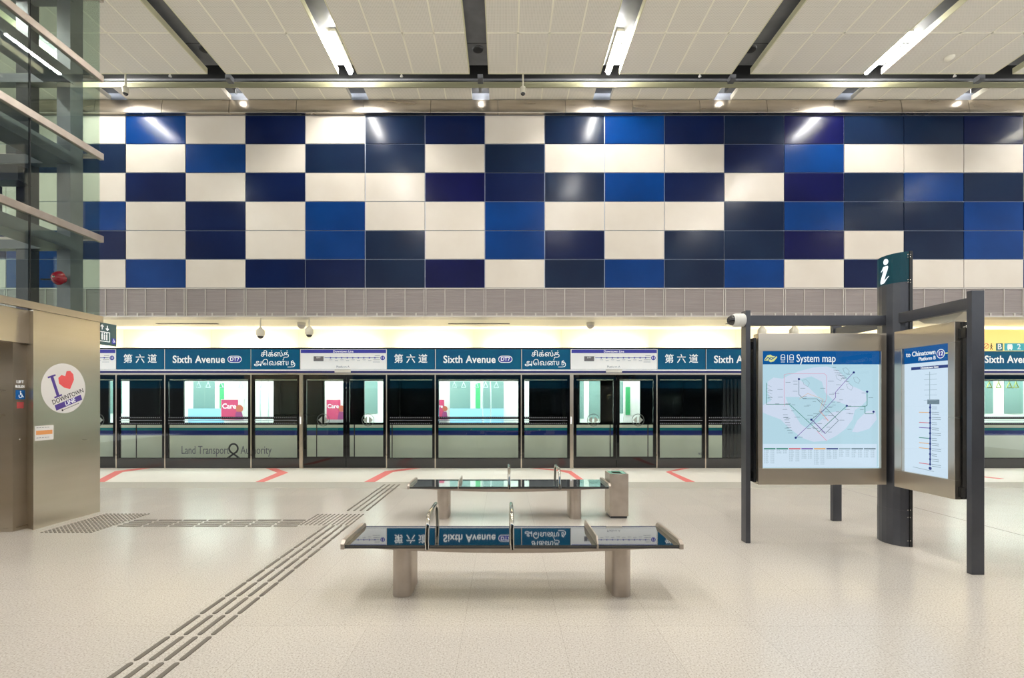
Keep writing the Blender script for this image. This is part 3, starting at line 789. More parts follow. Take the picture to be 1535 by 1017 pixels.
def dome(px, lab, Y=10.6):
    x = X(px,Y)
    t = thing('dome_camera', (x,Y,ZS), lab, 'dome camera', 'dome cameras on the soffit')
    MB().lathe([(.0,-.06),(.085,-.06),(.09,0)], (x,Y,ZS), 'z', 20).build('base', M['camgrey'], t)
    MB().lathe([(.0,-.14),(.04,-.13),(.07,-.1),(.082,-.06)], (x,Y,ZS), 'z', 20).build('dome_cover', M['grille_frame'], t)
dome(452, 'small cream dome camera on the soffit between the two stem cameras and doors')
dome(885, 'small cream dome camera on the soffit above the right sliding doors')

# ------------------------------------------------------------------ yellow exit sign on the right
Yx = 11.08
t = thing('exit_sign', (X(1560,Yx), Yx, Z(528,Yx)), 'yellow exit direction sign with B and bus symbols above the right screens', 'sign')
box(X(1462,Yx), X(1660,Yx), Yx, Yx+.06, Z(526.5,Yx), Z(495,Yx)).build('face', M['yellow'], t)
box(X(1493,Yx), X(1503,Yx), Yx-.004, Yx, Z(526,Yx), Z(515,Yx)).build('letter_plate', M['teal_plate'], t)
text('plate_letter', 'B', .17, (X(1498,Yx), Yx-.006, Z(520.5,Yx)), M['white_ink'], t, bold=.02)
box(X(1505.5,Yx), X(1560,Yx), Yx-.004, Yx, Z(526,Yx), Z(515,Yx)).build('bus_plate', M['cyan_plate'], t)
mb = MB(); c = (X(1513.5,Yx), Yx-.004, Z(520.5,Yx))
q(mb, c, [(-.05,-.05),(.05,-.05),(.06,0),(.05,.06),(-.05,.06),(-.06,0)], th=.002)
q(mb, c, [(-.045,-.07),(-.02,-.07),(-.02,-.05),(-.045,-.05)], th=.002); q(mb, c, [(.02,-.07),(.045,-.07),(.045,-.05),(.02,-.05)], th=.002)
mb.build('bus_symbol', M['white_ink'], t)
text('plate_number', '2', .17, (X(1527,Yx), Yx-.006, Z(520.5,Yx)), M['white_ink'], t, bold=.01)
mb = MB(); ring(mb, (X(1478.5,Yx), Yx, Z(519,Yx)), .06, .05, 20); line(mb, (X(1478.5,Yx), Yx, Z(519,Yx)), [(-.04,-.04),(.04,.04)], .012); mb.build('prohibition_symbol', M['red_plate'], t)
mb = MB(); c = (X(1486,Yx), Yx, Z(520,Yx)); q(mb, (c[0],c[1],c[2]+.06), circle(.014,10)); line(mb, c, [(0,.045),(0,0),(-.025,-.07)], .014); line(mb, c, [(0,0),(.025,-.07)], .014); line(mb, c, [(-.03,.0),(0,.04),(.03,0)], .01); mb.build('walking_symbol', M['black_ink'], t)

# ------------------------------------------------------------------ benches
def stadium(xc, yc, wx, ly, r, n=6):
    pts = []
    for sx, sy, a0 in ((1,-1,-PI/2),(1,1,0),(-1,1,PI/2),(-1,-1,PI)):
        for i in range(n+1):
            a = a0+PI/2*i/n; pts.append((xc+sx*(wx/2-r)+r*math.cos(a), yc+sy*(ly/2-r)+r*math.sin(a)))
    return pts
def bench(xc, y0, label, mirror=False):
    L_ = 2.57; D = .575; zs = .44; yc = y0+D/2
    t = thing('bench', (xc, yc, 0), label, 'bench', 'glass-topped steel benches')
    s = -1 if mirror else 1
    box(xc-L_/2+.02, xc+L_/2-.02, y0, y0+D, zs-.014, zs).build('glass_seat', M['bench_glass'], t, bevel=.003)
    # steel tray under the glass, deeper in the middle
    n = 16; top = [(xc-L_/2*.985+L_*.985*i/n, zs-.015) for i in range(n+1)]
    bot = [(xc+L_/2*.985-L_*.985*i/n, zs-.028-.05*(1-(2*i/n-1)**2)) for i in range(n+1)]
    MB().prism(top+bot, y0+.06, y0+D-.06, 'y').build('support_tray', M['steel_leg'], t)
    box(xc-L_/2+.02, xc+L_/2-.02, y0+.004, y0+.06, zs-.026, zs-.0145).build('edge_rail', M['dark_steel'], t)
    for lx in (-.86, .86):
        MB().prism(stadium(xc+lx, yc+.005, .148, .36, .06), 0, zs-.03, 'z', 0, True).build('leg', M['steel_leg'], t)
    for e in (-1, 1):
        x = xc+e*(L_/2-.01)
        pr = [(y0-.012, zs-.03),(y0-.012, zs+.01),(y0+.03, zs+.034),(y0+D-.03, zs+.034),(y0+D+.012, zs+.01),(y0+D+.012, zs-.03)]
        MB().prism(pr, x-.014, x+.014, 'x').build('end_plate', M['steel_leg'], t, bevel=.004)
    def loop(x):
        pts = [(x,y0-.012,zs-.03)]
        a, b, r, h = y0+.02, y0+D-.02, .1, zs+.215
        pts += [(x,y0-.004,zs+.04),(x,a,h-r)]+[(x,a+r-r*math.cos(PI/2*i/6),h-r+r*math.sin(PI/2*i/6)) for i in range(1,7)]
        pts += [(x,b-r+r*math.sin(PI/2*i/6),h-r+r*math.cos(PI/2*i/6)) for i in range(0,7)]+[(x,y0+D+.004,zs+.04),(x,y0+D+.012,zs-.03)]
        MB().tube(pts, .017, 12).build('armrest_loop', M['chrome'], t)
    loop(xc-s*.64); loop(xc)
    x = xc+s*.645
    pr = [(y0-.012, zs-.03),(y0-.012, zs+.012),(y0+.03, zs+.06),(y0+D-.03, zs+.06),(y0+D+.012, zs+.012),(y0+D+.012, zs-.03)]
    MB().prism(pr, x-.006, x+.006, 'x').build('divider_plate', M['steel_leg'], t, bevel=.002)
    return t
bench(.063, 3.72, 'front bench with black glass seat and steel legs, nearest the camera')
bench(.070, 6.25, 'rear bench with black glass seat, beside the waste bin', True)
# bin
x0, x1, y0, y1 = 1.378, 1.618, 6.40, 6.72; h = .58
t = thing('waste_bin', ((x0+x1)/2,(y0+y1)/2,0), 'square stainless steel waste bin at the right end of the rear bench', 'bin')
mb = MB(); mb.box(x0,x1,y0,y0+.012,.03,h); mb.box(x0,x1,y1-.012,y1,.03,h); mb.box(x0,x0+.012,y0+.012,y1-.012,.03,h); mb.box(x1-.012,x1,y0+.012,y1-.012,.03,h)
mb.build('body', M['steel_leg'], t, bevel=.003)
box(x0+.015,x1-.015,y0+.015,y1-.015,0,.03).build('plinth', M['dark_steel'], t)
mb = MB(); mb.box(x0+.012,x1-.012,y0+.012,y0+.07,h-.01,h-.003); mb.box(x0+.012,x1-.012,y1-.07,y1-.012,h-.01,h-.003); mb.box(x0+.012,x0+.06,y0+.07,y1-.07,h-.01,h-.003); mb.box(x1-.06,x1-.012,y0+.07,y1-.07,h-.01,h-.003)
mb.build('lid', M['bin_green'], t)
mb = MB(); mb.box(x0+.06,x1-.06,y0+.07,y1-.07,h-.2,h-.16); mb.build('bag', M['rubber'], t)

# ------------------------------------------------------------------ information sign
t = thing('information_stand', (4.2, 5.3, 0), 'charcoal information stand with lit maps and an i symbol on its central pillar', 'information sign')
zt_ = 3.09; zi = Z(427,5.3)
arc = [(4.238,5.158),(4.205,5.163),(4.165,5.185),(4.128,5.235),(4.108,5.30),(4.106,5.36),(4.118,5.42),(4.145,5.48),(4.19,5.52)]
back = [(4.262,5.52),(4.262,5.158)]
MB().prism(arc+back, 0, Z(765,5.2), 'z', 0, False).build('pillar_base', M['charcoal'], t)
pl = MB().prism([(4.2+(a-4.2)*.985, 5.34+(b-5.34)*.985) for a,b in arc+back], Z(765,5.2), zi, 'z', 0, False).build('pillar', M['charcoal'], t)
ts = MB().prism(arc+back, zi, zt_, 'z', 0, False).build('symbol_head', M['i_teal'], t)
MB().box(4.236, 4.268, 5.15, 5.53, 0, zt_+.004).build('edge_channel', M['black'], t)
# the i: curved with the face, built as a leaning letter standing off the surface
def facept(u):
    u = u*.8-.06   # u in 0..1 along the arc from left edge to the front edge
    P = arc[::-1][2:]; d = [0]
    for a, b in zip(P[:-1],P[1:]): d.append(d[-1]+math.dist(a,b))
    s_ = max(0,min(1,u))*d[-1]
    for i in range(len(P)-1):
        if s_ <= d[i+1]+1e-9:
            f = (s_-d[i])/(d[i+1]-d[i]); a, b = P[i], P[i+1]
            n = Vector((b[1]-a[1], -(b[0]-a[0]))).normalized()
            if n.x > 0 : n = -n
            return (a[0]+(b[0]-a[0])*f, a[1]+(b[1]-a[1])*f), n
def stroke(mb, pts, wds):
    vs = []; 
    n = len(pts)
    for off in (.003, .008):
        for (u, z), wd in zip(pts, wds):
            for s_ in (-1,1):
                p, nn = facept(u+s_*wd); vs.append((p[0]+nn.x*off, p[1]+nn.y*off, z))
    fs = []
    for i in range(n-1):
        a = 2*i; fs.append((a,a+1,a+3,a+2)); b = 2*n+a; fs.append((b,b+2,b+3,b+1))
        fs.append((a,a+2,b+2,b)); fs.append((a+1,b+1,b+3,a+3))
    fs += [(0,2*n,2*n+1,1), (2*n-2,2*n-1,4*n-1,4*n-2)]
    mb.add(vs, fs)
mb = MB()
zc = lambda py: Z(py, 5.24)
stroke(mb, [(.30,zc(404)),(.38,zc(401)),(.46,zc(397.5)),(.52,zc(397)),(.53,zc(399)),(.50,zc(404)),(.44,zc(410)),(.38,zc(416)),(.34,zc(420)),(.34,zc(422.5)),(.42,zc(421.5)),(.54,zc(417)),(.64,zc(413))],
       [.012,.025,.05,.075,.085,.085,.085,.085,.08,.06,.04,.02,.01])
dz = .032
stroke(mb, [(.52,zc(390.5)+dz*math.sin(-PI/2+PI*i/8)) for i in range(9)], [.10*max(.12,math.cos(-PI/2+PI*i/8)) for i in range(9)])
mb.build('letter_i', M['i_white'], t)
mb = MB()
for py in (382, 386, 420, 424, 765, 776, 811):
    z = Z(py, 5.16)
    for x in (4.22,4.245): mb.lathe([(0,-.004),(.005,-.003),(.006,0)], (x, 5.152, z), 'y', 8)
mb.build('rivets', M['chrome'], t)
# posts and beams
def post(x0, x1, y0, y1, nm='post'): return box(x0,x1,y0,y1,0,2.5).build(nm, M['charcoal'], t, bevel=.004)
post(2.597, 2.647, 5.29, 5.40); post(4.11, 4.222, 4.333, 4.385); post(4.18, 4.292, 6.265, 6.32)
box(2.647, 4.13, 5.31, 5.37, 2.343, 2.447).build('beam', M['charcoal'], t)
box(4.135, 4.195, 4.385, 5.17, 2.343, 2.447).build('beam', M['charcoal'], t)
box(4.20, 4.26, 5.52, 6.265, 2.343, 2.447).build('beam', M['charcoal'], t)
# left panel with the system map
ya = 5.25; zA, zB = 2.247, .636
u0, u1, w0, w1 = X(1137,ya), X(1329,ya), X(1143.5,ya), X(1321,ya); c0, c1 = Z(702.5,ya), Z(526.5,ya)
mb = MB(); mb.box(u0,u1,ya,ya+.11,c1,zA); mb.box(u0,u1,ya,ya+.11,zB,c0); mb.box(u0,w0,ya,ya+.11,c0,c1); mb.box(w1,u1,ya,ya+.11,c0,c1); mb.box(u0,u1,ya+.10,ya+.11,zB,zA)
cab = mb.build('map_case', M['steel'], t, bevel=.003)
mb = MB(); mb.box(2.647, u0-.004, ya+.05, ya+.09, 2.09, 2.16); mb.box(2.647, u0-.004, ya+.05, ya+.09, .70, .77); mb.box(2.668, 2.695, ya+.02, ya+.1, .66, 2.2); mb.build('bracket', M['black'], t)
mb = MB(); mb.box(u1, 4.115, ya+.05, ya+.09, 2.09, 2.16); mb.box(u1, 4.115, ya+.05, ya+.09, .70, .77); mb.build('bracket', M['black'], t)
ys = ya+.03
sheet = box(w0, w1, ys, ys+.02, c0, c1).build('map_sheet', M['screen_bg'], t)
box(w0, w1, ya+.008, ya+.012, c0, c1).build('cover_glass', M['cover_glass'], t)
CM = (0, ys, 0)
def mp(px, py): return (X(px,ys), Z(py,ys))
def mpoly(mb, pts, th=.001): q(mb, CM, [mp(*p) for p in pts], th=th)
mb = MB(); mpoly(mb, [(1143.5,526),(1321,526),(1321,546.5),(1143.5,546.5)]); mb.build('title_band', M['band_blue'], t)
text('title_text', 'System map', .118, (X(1193.5,ys), ys-.002, Z(538,ys)), M['e_white'], t, align='LEFT', bold=.006, sx=.74)
mb = MB()
def wav(cx, cy): return [(cx+a,cy+b) for a,b in ((-9,1.5),(-5,-4.5),(0,-5.5),(3,-3.5),(9.5,-3),(10,-1.5),(5,4.5),(0,5.8),(-3,3.8),(-9.5,3.2))]
mpoly(mb, wav(1155,537.5), .002); mb.build('operator_emblem', M['e_yellow'], t)
mb = MB(); line(mb, (0,ys-.002,0), [mp(1147,540),mp(1151,536),mp(1156,539.5),mp(1163,534.5)], .008); line(mb, (0,ys-.002,0), [mp(1151,541.5),mp(1155,536),mp(1159,537)], .006); mb.build('emblem_gap', M['band_blue'], t)
mb = MB()
line(mb, CM, [mp(1180.5,532),mp(1180.5,544)], .006)
for cx in (1173.5, 1186.5):
    line(mb, CM, [mp(cx-2.8,540),mp(cx-2.8,533.5),mp(cx-1.5,532),mp(cx+1.5,532),mp(cx+2.8,533.5),mp(cx+2.8,540),mp(cx-2.8,540)], .006)
    line(mb, CM, [mp(cx-2.8,536.5),mp(cx+2.8,536.5)], .006); line(mb, CM, [mp(cx-3,543),mp(cx+3,543)], .006)
mb.build('train_symbols', M['e_white'], t)
# map coordinates as seen in the 1074x1017 enlargement of the poster
def k_(x, y): return mp(1140+x*190/1074, 530+y*180/1017)
def kp(mb, pts, wd=.005, th=.002): line(mb, CM, [k_(*p) for p in pts], wd, th=th)
mb = MB()
land = [(60,240),(110,205),(190,215),(230,190),(330,150),(450,120),(560,110),(650,140),(700,190),(760,270),(830,300),(890,330),(900,400),(860,440),(800,480),(780,560),(720,640),(640,700),(560,740),(450,750),(360,720),(250,640),(170,560),(60,520),(20,500),(20,440),(90,400),(60,330)]
q(mb, CM, [k_(*p) for p in land][::-1], th=.001)
q(mb, CM, [k_(*p) for p in [(900,490),(970,480),(985,560),(920,640),(820,670),(775,665),(820,570)]][::-1], th=.001)
mb.build('land_area', M['land'], t)
mb = MB(); q(mb, CM, [k_(*p) for p in [(330,220),(430,195),(520,240),(545,330),(620,400),(740,440),(720,480),(600,500),(520,560),(400,640),(340,600),(240,440),(210,370),(300,370),(480,370),(540,420),(420,300)]][::-1], th=.0015); mb.build('water_area', M['screen_bg'], t)
mb = MB()
kp(mb, [(50,250),(50,432),(245,432),(495,665),(640,530)]); kp(mb, [(730,445),(545,618)]); kp(mb, [(740,450),(885,450),(903,440),(903,325)]); kp(mb, [(885,450),(885,512),(960,512)])
mb.build('route_green', M['e_green'], t)
mb = MB(); kp(mb, [(325,215),(325,350),(362,385),(475,385),(660,570),(548,680),(432,560),(555,462)]); mb.build('route_brown', M['e_grey'], t)
mb = MB(); kp(mb, [(298,715),(430,590),(555,462),(635,375),(635,330),(710,245),(790,160)]); kp(mb, [(432,560),(548,680)], .008); mb.build('route_violet', M['e_violet'], t)
mb = MB(); kp(mb, [(200,450),(200,180),(240,172),(540,172),(560,190),(560,380),(510,495),(575,570)], .0035); kp(mb, [(480,660),(560,740)], .005); mb.build('route_red', M['e_pink'], t)
mb = MB(); kp(mb, [(330,385),(400,340),(530,390),(500,490),(575,575)], .003); mb.build('route_orange', M['e_orange'], t)
mb = MB()
def loop_(cx, cy, a=28): kp(mb, [(cx-a,cy-a*.8),(cx,cy-a),(cx+a,cy),(cx+a*.5,cy+a),(cx-a*.6,cy+a*.4),(cx-a,cy-a*.8)], .003)
loop_(665,205); loop_(725,150); loop_(815,228); loop_(755,285); loop_(385,252,30)
for y in (265,295,325,350,375): kp(mb, [(52,y),(95,y+20)], .003)
mb.build('branch_loops', M['e_lgrey'], t)
mb = MB(); rnd = random.Random(3)
stn = [(325,240),(325,265),(325,300),(325,325),(345,370),(400,385),(500,415),(555,462),(590,500),(628,532),(655,570),(600,630),(560,670),(500,640),(470,600),(415,597),(380,640),(298,715),(345,545),(300,490),(250,440),(200,432),(110,432),(50,380),(50,320),(200,250),(200,310),(200,375),(560,240),(560,300),(635,350),(660,310),(690,270),(710,245),(740,210),(770,180),(700,480),(680,500),(780,450),(850,450),(903,380),(903,340),(885,480),(455,530),(480,500),(520,560)]
for (a, b) in stn:
    s_ = rnd.choice((-1,1)); kp(mb, [(a+s_*12,b-4),(a+s_*(40+rnd.random()*20),b-4)], .004)
for i in range(26):
    a, b = rnd.uniform(180,760), rnd.uniform(330,680); kp(mb, [(a,b),(a+rnd.uniform(25,50),b)], .0035)
for i in range(8): kp(mb, [(190+i*6,520+i*22),(230+i*6,520+i*22)], .004)
for i in range(12): kp(mb, [(610+i*9,120+i*8+(i%3)*14),(640+i*9,120+i*8+(i%3)*14)], .0035)
mb.build('station_names', M['e_grey'], t)
mb = MB()
for a, b in ((325,218),(790,162),(903,325),(957,495),(430,562),(298,715),(730,445)): q(mb, (k_(a,b)[0], ys, k_(a,b)[1]), circle(.012,10), th=.0025)
mb.build('terminus_dots', M['e_navy'], t)
mb = MB(); q(mb, CM, [k_(*p) for p in [(20,768),(985,768),(985,967),(20,967)]][::-1], th=.0012); mb.build('index_field', M['sheet_light'], t)
cols = ['e_green','e_green','e_red','e_violet','e_orange','e_navy','e_lgrey','e_grey','e_grey']
lens_ = [14,4,12,9,15,9,7,8,8]
txt = MB()
for i in range(9):
    xa = 28+106*i; mb = MB(); q(mb, CM, [k_(*p) for p in [(xa,803),(xa+98,803),(xa+98,814),(xa,814)]][::-1], th=.002); mb.build('index_heading', M[cols[i]], t)
    for j in range(lens_[i]):
        y = 821+j*8.4
        for aa, bb in ((2,12),(16,30+rnd.random()*14),(56,66),(70,88)):
            line(txt, CM, [k_(xa+aa,y), k_(xa+bb,y)], .0028, th=.002)
txt.build('index_lines', M['e_lgrey'], t)
mb = MB(); kp(mb, [(990,100),(1000,100),(1000,960),(990,960)], .003); mb.box(k_(1002,0)[0], w1-.004, ys-.0012, ys, c0+.01, Z(547,ys)); mb.build('light_margin', M['sheet_white'], t)
# front panel with the line map (faces left, seen at a slant)
xa = 4.075; p0, p1 = 4.459, 5.15; s0, s1 = 4.53, 5.055
mb = MB(); mb.box(xa,xa+.09,p0,p1,c1,zA); mb.box(xa,xa+.09,p0,p1,zB,c0); mb.box(xa,xa+.09,p0,s0,c0,c1); mb.box(xa,xa+.09,s1,p1,c0,c1); mb.box(xa+.08,xa+.09,p0,p1,zB,zA)
mb.build('map_case', M['steel'], t, bevel=.003)
mb = MB(); mb.box(xa+.03,xa+.07,4.386,p0-.002,2.09,2.18); mb.box(xa+.03,xa+.07,4.386,p0-.002,.66,.75); mb.box(xa+.05,xa+.13,p0-.012,p0+.5,.64,2.24); mb.build('bracket', M['black'], t)
mb = MB(); mb.box(xa+.055, xa+.085, p0-.016, p0-.012, .65, 2.24); mb.lathe([(0,-.02),(.012,-.018),(.012,0)], (xa+.07, p0-.012, 2.19), 'y', 12); mb.build('hinge_strip', M['chrome'], t)
xs_ = xa+.03
box(xs_, xs_+.02, s0, s1, c0, c1).build('map_sheet', M['sheet_light'], t)
box(xa+.008, xa+.012, s0, s1, c0, c1).build('cover_glass', M['cover_glass'], t)
CL = (xs_, s1, 0)      # local u runs from the far edge to the near edge
H = c1-c0; W_ = s1-s0
def LU(u, v): return (u*W_, c1-v*H)
def lrect(mb, u0_, v0_, u1_, v1_, th=.0015): q(mb, CL, [LU(u0_,v1_),LU(u1_,v1_),LU(u1_,v0_),LU(u0_,v0_)], 'left', th)
mb = MB(); lrect(mb, .0,0,1,.125); mb.build('title_band', M['band_blue'], t)
text('title_text', 'to Chinatown', .068, (xs_-.003, s1-.70*W_, c1-.052*H), M['e_white'], t, face='left', align='RIGHT', bold=.006, sx=.9)
text('title_text', 'Platform B', .05, (xs_-.003, s1-.70*W_, c1-.096*H), M['e_white'], t, face='left', align='RIGHT', bold=.006, sx=.9)
mb = MB(); ring(mb, (xs_, s1-.80*W_, c1-.07*H), .044, .037, 28, 'left'); mb.build('badge_ring', M['e_white'], t)
mb = MB(); q(mb, (xs_, s1-.80*W_, c1-.07*H), circle(.037), 'left', .0018); mb.build('badge', M['blue_ink'], t)
text('badge_text', '12', .055, (xs_-.003, s1-.80*W_, c1-.07*H), M['e_white'], t, face='left', bold=.02)
mb = MB(); line(mb, CL, [LU(.895,.07),LU(.99,.07)], .012, 'left'); line(mb, CL, [LU(.95,.045),LU(.99,.07),LU(.95,.095)], .012, 'left'); mb.build('arrow', M['e_yellow'], t)
mb = MB(); lrect(mb, .16,.155,.98,.178); mb.build('line_band', M['e_navy'], t)
text('band_text', 'Downtown Line', .03, (xs_-.003, s1-.57*W_, c1-.1665*H), M['e_white'], t, face='left')
mb = MB(); line(mb, CL, [LU(.57,.2),LU(.57,.42)], .005, 'left')
for i in range(6): line(mb, CL, [LU(.47-.02*(i%2),.22+.04*i),LU(.72,.22+.04*i)], .003, 'left')
mb.build('passed_stations', M['e_lgrey'], t)
mb = MB(); line(mb, CL, [LU(.58,.45),LU(.58,.92)], .012, 'left')
for i in range(12): q(mb, (xs_, s1-.58*W_, c1-(.475+.04*i)*H), circle(.012,10), 'left', .002)
q(mb, (xs_, s1-.58*W_, c1-.945*H), circle(.016,12), 'left', .002); mb.build('route_line', M['e_navy'], t)
mb = MB(); lrect(mb, .52,.415,.77,.45); mb.build('here_box', M['e_grey'], t)
mb = MB()
for i in range(12):
    for j in range(2): line(mb, CL, [LU(.62,.472+.04*i+.014*j),LU(.72+.04*((i*7+j*3)%3),.472+.04*i+.014*j)], .004, 'left')
line(mb, CL, [LU(.2,.955),LU(.66,.965)], .003, 'left'); mb.build('station_names', M['e_grey'], t)
for i, cn in ((1,'e_orange'),(3,'e_red'),(4,'e_violet'),(6,'e_green'),(7,'e_orange'),(8,'e_orange'),(11,'e_red')):
    mb = MB(); line(mb, CL, [LU(.34,.475+.04*i),LU(.55,.475+.04*i)], .007, 'left'); mb.build('transfer_mark', M[cn], t)
# camera on the left post
Y = 5.34
tc_ = thing('dome_camera', (2.597, Y, Z(480,Y)), 'white cylinder camera with smoked dome on the left post of the information stand', 'security camera')
xp = 2.597; zc_ = Z(480.5,Y)
MB().lathe([(0,0),(.066,0),(.072,-.008),(.072,-.07),(.070,-.072),(.070,-.074),(.072,-.076),(.070,-.105),(.062,-.118),(.055,-.12)], (xp,Y,zc_), 'x', 28).build('housing', M['white'], tc_)
MB().lathe([(.056,-.118),(.052,-.14),(.038,-.165),(.02,-.176),(0,-.18)], (xp,Y,zc_), 'x', 28).build('dome', M['lens'], tc_)
tc_ = thing('beam_camera', (4.23, 4.75, 2.34), 'pale wedge-shaped camera housing under the right beam of the information stand', 'security camera')
MB().prism([(4.50,2.343),(5.0,2.343),(4.93,2.30),(4.78,2.275),(4.62,2.275)], 4.20, 4.33, 'x').build('housing', M['camgrey'], tc_, bevel=.01)

# ------------------------------------------------------------------ lift
XG = -5.56; YE = 6.80; YN = 3.9; XW = -8.2
t = thing('lift', (-6.8, 5.4, 0), 'glass and brushed steel lift shaft at the left edge with a round sticker', 'lift')
zb0, zb1 = 2.61, 2.695
MB().prism([(XG,5.836),(XG,YE),(XG-.04,YE),(XG-.04,5.8575)],0,zb0-.004,'z').build('side_panel', M['steel'], t)
box(XW, XG-.04, YE-.04, YE, 0, zb0-.004).build('back_panel', M['steel'], t)
MB().prism([(XG-.041,5.858),(-5.735,5.93),(-5.735,6.2),(XG-.041,6.2)][::-1], 0, zb0-.004, 'z').build('corner_return', M['steel'], t)
box(-5.9, -5.72, 5.753, 5.93, 0, 2.23).build('door_jamb', M['steel'], t)
box(XW, -5.9, 5.753, 5.93, 0, 2.23).build('door_reveal', M['steel'], t)
box(XW, -5.66, YN, 5.9, 2.21, zb0-.004).build('door_header', M['steel'], t)
box(-6.6, -6.5, YN, 5.753, 0.01, 2.21).build('lift_door', M['steel'], t)
box(XG-.03, XG+.025, YN, YE+.025, zb0, zb1).build('base_rail', M['steel'], t); box(XW, XG-.03, YE-.03, YE+.025, zb0, zb1).build('base_rail', M['steel'], t)
rails = [3.76, 4.90, 5.98, 7.08]
for z in rails:
    box(XG-.03, XG+.03, YN, YE+.03, z-.045, z+.045).build('glass_rail', M['steel_leg'], t, bevel=.004)
    box(XW, XG-.03, YE-.03, YE+.03, z-.02, z+.02).build('back_rail', M['steel_leg'], t)
    box(-6.1, -5.75, YN, YE-.2, z-.22, z-.06).build('shaft_beam', M['deck'], t)
    box(XW, -5.95, YE-.22, YE-.1, z-.2, z-.08).build('shaft_beam', M['deck'], t)
lv = [zb1]+[v for z in rails for v in (z-.045, z+.045)]+[ZC+.3]
for i in range(0, len(lv), 2):
    box(XG-.012, XG, 5.806, YE, lv[i], lv[i+1]).build('glass_pane', M['lift_glass'], t)
    box(XG-.012, XG, YN, 5.794, lv[i], lv[i+1]).build('glass_pane', M['lift_glass'], t)
    box(XW, XG-.014, YE-.012, YE, lv[i], lv[i+1]).build('glass_pane', M['lift_glass'], t)
box(XG-.02, XG-.002, 5.794, 5.806, zb1, ZC+.3).build('pane_seal', M['rubber'], t)
def column(x0, x1, y0, y1, m): box(x0,x1,y0,y1,zb1,ZC+.3).build('shaft_column', m, t)
column(-5.94, -5.76, 6.562, 6.76, M['deck']); column(-6.52, -6.36, 6.60, 6.76, M['dark_steel']); column(-7.4, -7.2, 6.56, 6.76, M['deck'])
column(-7.4, -7.2, 4.2, 4.4, M['deck'])
MB().box(-7.3,-6.2,6.3,6.5, 4.35,4.55).box(-7.2,-6.5,6.1,6.4,3.9,4.3).build('machine_box', M['dark_steel'], t)
box(XW, -5.9, YN+.3, 6.3, 5.1, 5.15).build('shaft_platform', M['deck'], t)
# call plate
yj = 5.84
xj = -5.72
text('plate_text', 'LIFT', .05, (xj+.001, yj, Z(573,yj)), M['white_ink'], t, face='right')
text('plate_text', 'B3L01', .045, (xj+.001, yj, Z(580,yj)), M['white_ink'], t, face='right')
pb = box(xj, xj+.004, yj-.055, yj+.055, Z(599,yj), Z(585,yj)).build('access_plate', M['wc_blue'], t)
def wheelchair(mb, c, s, face):
    q(mb, (c[0],c[1],c[2]+.42*s) , circle(.08*s,12), face, .002)
    line(mb, c, [(-.02*s,.32*s),(0,.0),(.22*s,.0),(.32*s,-.32*s),(.42*s,-.28*s)], .07*s, face)
    line(mb, c, [(-.02*s,.16*s),(.2*s,.16*s)], .06*s, face)
    line(mb, c, [(.2*s*math.sin(a)-.02*s,-.16*s+.24*s*math.cos(a)) for a in [PI*.35+i*PI*1.35/10 for i in range(11)]], .06*s, face)
mb = MB(); wheelchair(mb, (xj+.004, yj, Z(592,yj)), .09, 'right'); mb.build('access_symbol', M['white_ink'], t)
box(xj, xj+.003, yj-.04, yj+.04, Z(612.5,yj), Z(603,yj)).build('red_notice', M['red_plate'], t)
mb = MB(); mb.lathe([(0,.008),(.012,.006),(.014,0)], (xj, yj, Z(659,yj)), 'x', 12); mb.build('key_switch', M['chrome'], t)
# round sticker
st = thing('round_sticker', (XG, 6.24, 1.5), 'round white sticker with red heart and purple lettering on the steel lift wall', 'sticker')
yc = 6.245; zc_ = Z(582.5, yc); R = .315; ti = math.radians(20)
mb = MB(); q(mb, (XG+.0005, yc, zc_), circle(R,48), 'right', .0015); mb.build('disc', M['sticker'], st)
def rot(p): return (p[0]*math.cos(ti)-p[1]*math.sin(ti), p[0]*math.sin(ti)+p[1]*math.cos(ti))
CS = (XG+.002, yc, zc_)
def sp(mb, pts, th=.001): q(mb, CS, [rot(p) for p in pts], 'right', th)
mb = MB()
sp(mb, [(-.135,-.06),(-.095,-.06),(-.095,.19),(-.135,.19)]); sp(mb, [(-.17,-.075),(-.06,-.075),(-.06,-.055),(-.17,-.055)]); sp(mb, [(-.17,.185),(-.06,.185),(-.06,.205),(-.17,.205)])
mb.build('letter_i', M['stk_purple'], st)
mb = MB(); sp(mb, [(.075,-.035),(.17,.06),(.185,.13),(.155,.185),(.105,.195),(.065,.14),(.02,.17),(-.035,.15),(-.05,.08),(.0,.01)]); mb.build('heart', M['stk_red'], st)
pos_ = rot((.02,-.115)); text('word_downtown', 'DOWNTOWN', .082, (XG+.002, yc+pos_[0], zc_+pos_[1]), M['black_ink'], st, face='right', tilt=ti, sx=.88, bold=.004)
mb = MB(); sp(mb, [(-.20,-.225),(.20,-.225),(.20,-.155),(-.20,-.155)]); mb.build('band', M['stk_purple'], st)
pos_ = rot((.02,-.19)); text('word_line', 'LINE', .08, (XG+.0035, yc+pos_[0], zc_+pos_[1]), M['white_ink'], st, face='right', tilt=ti)
mb = MB()
sp(mb, [(-.13,-.262),(-.108,-.262),(-.108,-.24),(-.13,-.24)])
for i in range(12): sp(mb, [(-.10+i*.02,-.255),(-.087+i*.02,-.255),(-.087+i*.02,-.247),(-.10+i*.02,-.247)])
mb.build('small_print', M['black_ink'], st)
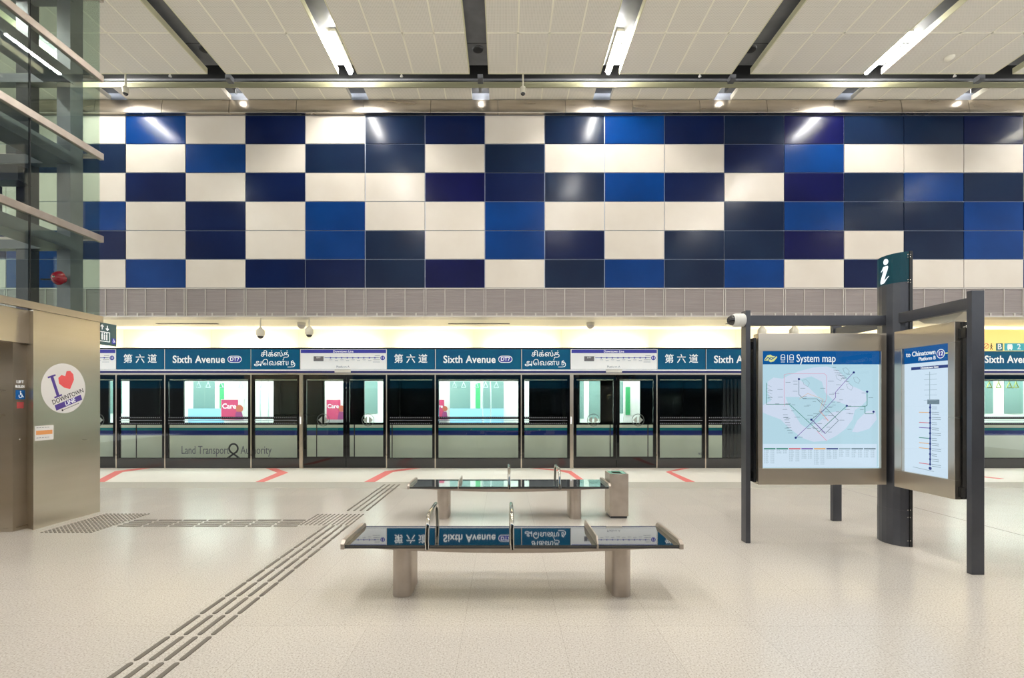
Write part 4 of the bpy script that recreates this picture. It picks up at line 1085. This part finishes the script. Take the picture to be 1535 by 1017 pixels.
# small notice
nt_ = thing('wall_notice', (XG, 6.0, 1.1), 'small white notice with orange print low on the steel lift wall', 'notice')
ny0, ny1 = -XG*F/(755-52), -XG*F/(755-80); nz0, nz1 = Z(660.5,5.95), Z(638.5,5.95)
box(XG+.0005, XG+.002, ny0, ny1, nz0, nz1).build('sheet', M['sticker'], nt_)
box(XG+.002, XG+.0025, ny0+.015, ny1-.015, nz0+.07, nz0+.12).build('orange_line', M['orange_ink'], nt_)
mb = MB()
for i in range(5):
    for zz in (nz0+.03, nz1-.025): mb.box(XG+.002, XG+.0025, ny0+.02+i*.035, ny0+.045+i*.035, zz, zz+.006)
mb.build('print_line', M['grey_ink'], nt_)
# alarm bell inside the glass
Yb = 6.45; bx, bz = X(88,Yb), Z(417,Yb)
tb = thing('alarm_bell', (bx, Yb+.1, bz), 'round red fire alarm bell on a grey column inside the glass lift shaft', 'alarm bell')
MB().lathe([(.0,-.075),(.03,-.073),(.065,-.05),(.088,-.01),(.092,.0)], (bx,Yb,bz), 'y', 28).build('gong', M['bell'], tb)
MB().lathe([(.0,.06),(.06,.06),(.06,0),(.0,0)], (bx,Yb,bz), 'y', 20).build('back_box', M['bell'], tb)
MB().lathe([(.0,-.085),(.012,-.083),(.014,-.07)], (bx,Yb,bz), 'y', 12).build('centre_bolt', M['chrome'], tb)
MB().tube([(bx-.05,Yb+.03,bz-.01),(bx-.26,Yb+.03,bz-.01)], .012, 8).build('bracket', M['black'], tb)
# lift direction sign sticking out beyond the corner
ya_, yb_ = YE+.03, -(-5.59)*F/(755-173.5)
ls = thing('lift_sign', (XG-.02, 7.0, 2.3), 'grey-teal lift direction sign with arrows on the far corner of the lift', 'sign')
box(XG-.045, XG-.02, YE+.032, yb_, 2.31, 2.618).build('face', M['lift_sign'], ls)
mb = MB(); c = (XG-.02, YE+.06, 2.47)
def arr(x, s): line(mb, c, [(x,.05),(x,.115)], .012, 'right'); line(mb, c, [(x-.025,.0825+s*.008),(x,.0825+s*.034),(x+.025,.0825+s*.008)], .011, 'right')
arr(0,1); arr(.09,-1)
line(mb, c, [(-.05,.02),(.13,.02),(.13,-.11),(-.05,-.11),(-.05,.02)], .01, 'right')
for x in (0,.04,.08): q(mb, (c[0],c[1]+x,c[2]), circle(.01,10), 'right'); line(mb, c, [(x,-.015),(x,-.09)], .02, 'right')
mb.build('lift_symbol', M['white_ink'], ls)
box(XG-.02, XG-.018, yb_-.085, yb_-.02, 2.34, 2.42).build('access_plate', M['blue_ink'], ls)
mb = MB(); wheelchair(mb, (XG-.018, yb_-.052, 2.385), .06, 'right'); mb.build('access_symbol', M['white_ink'], ls)
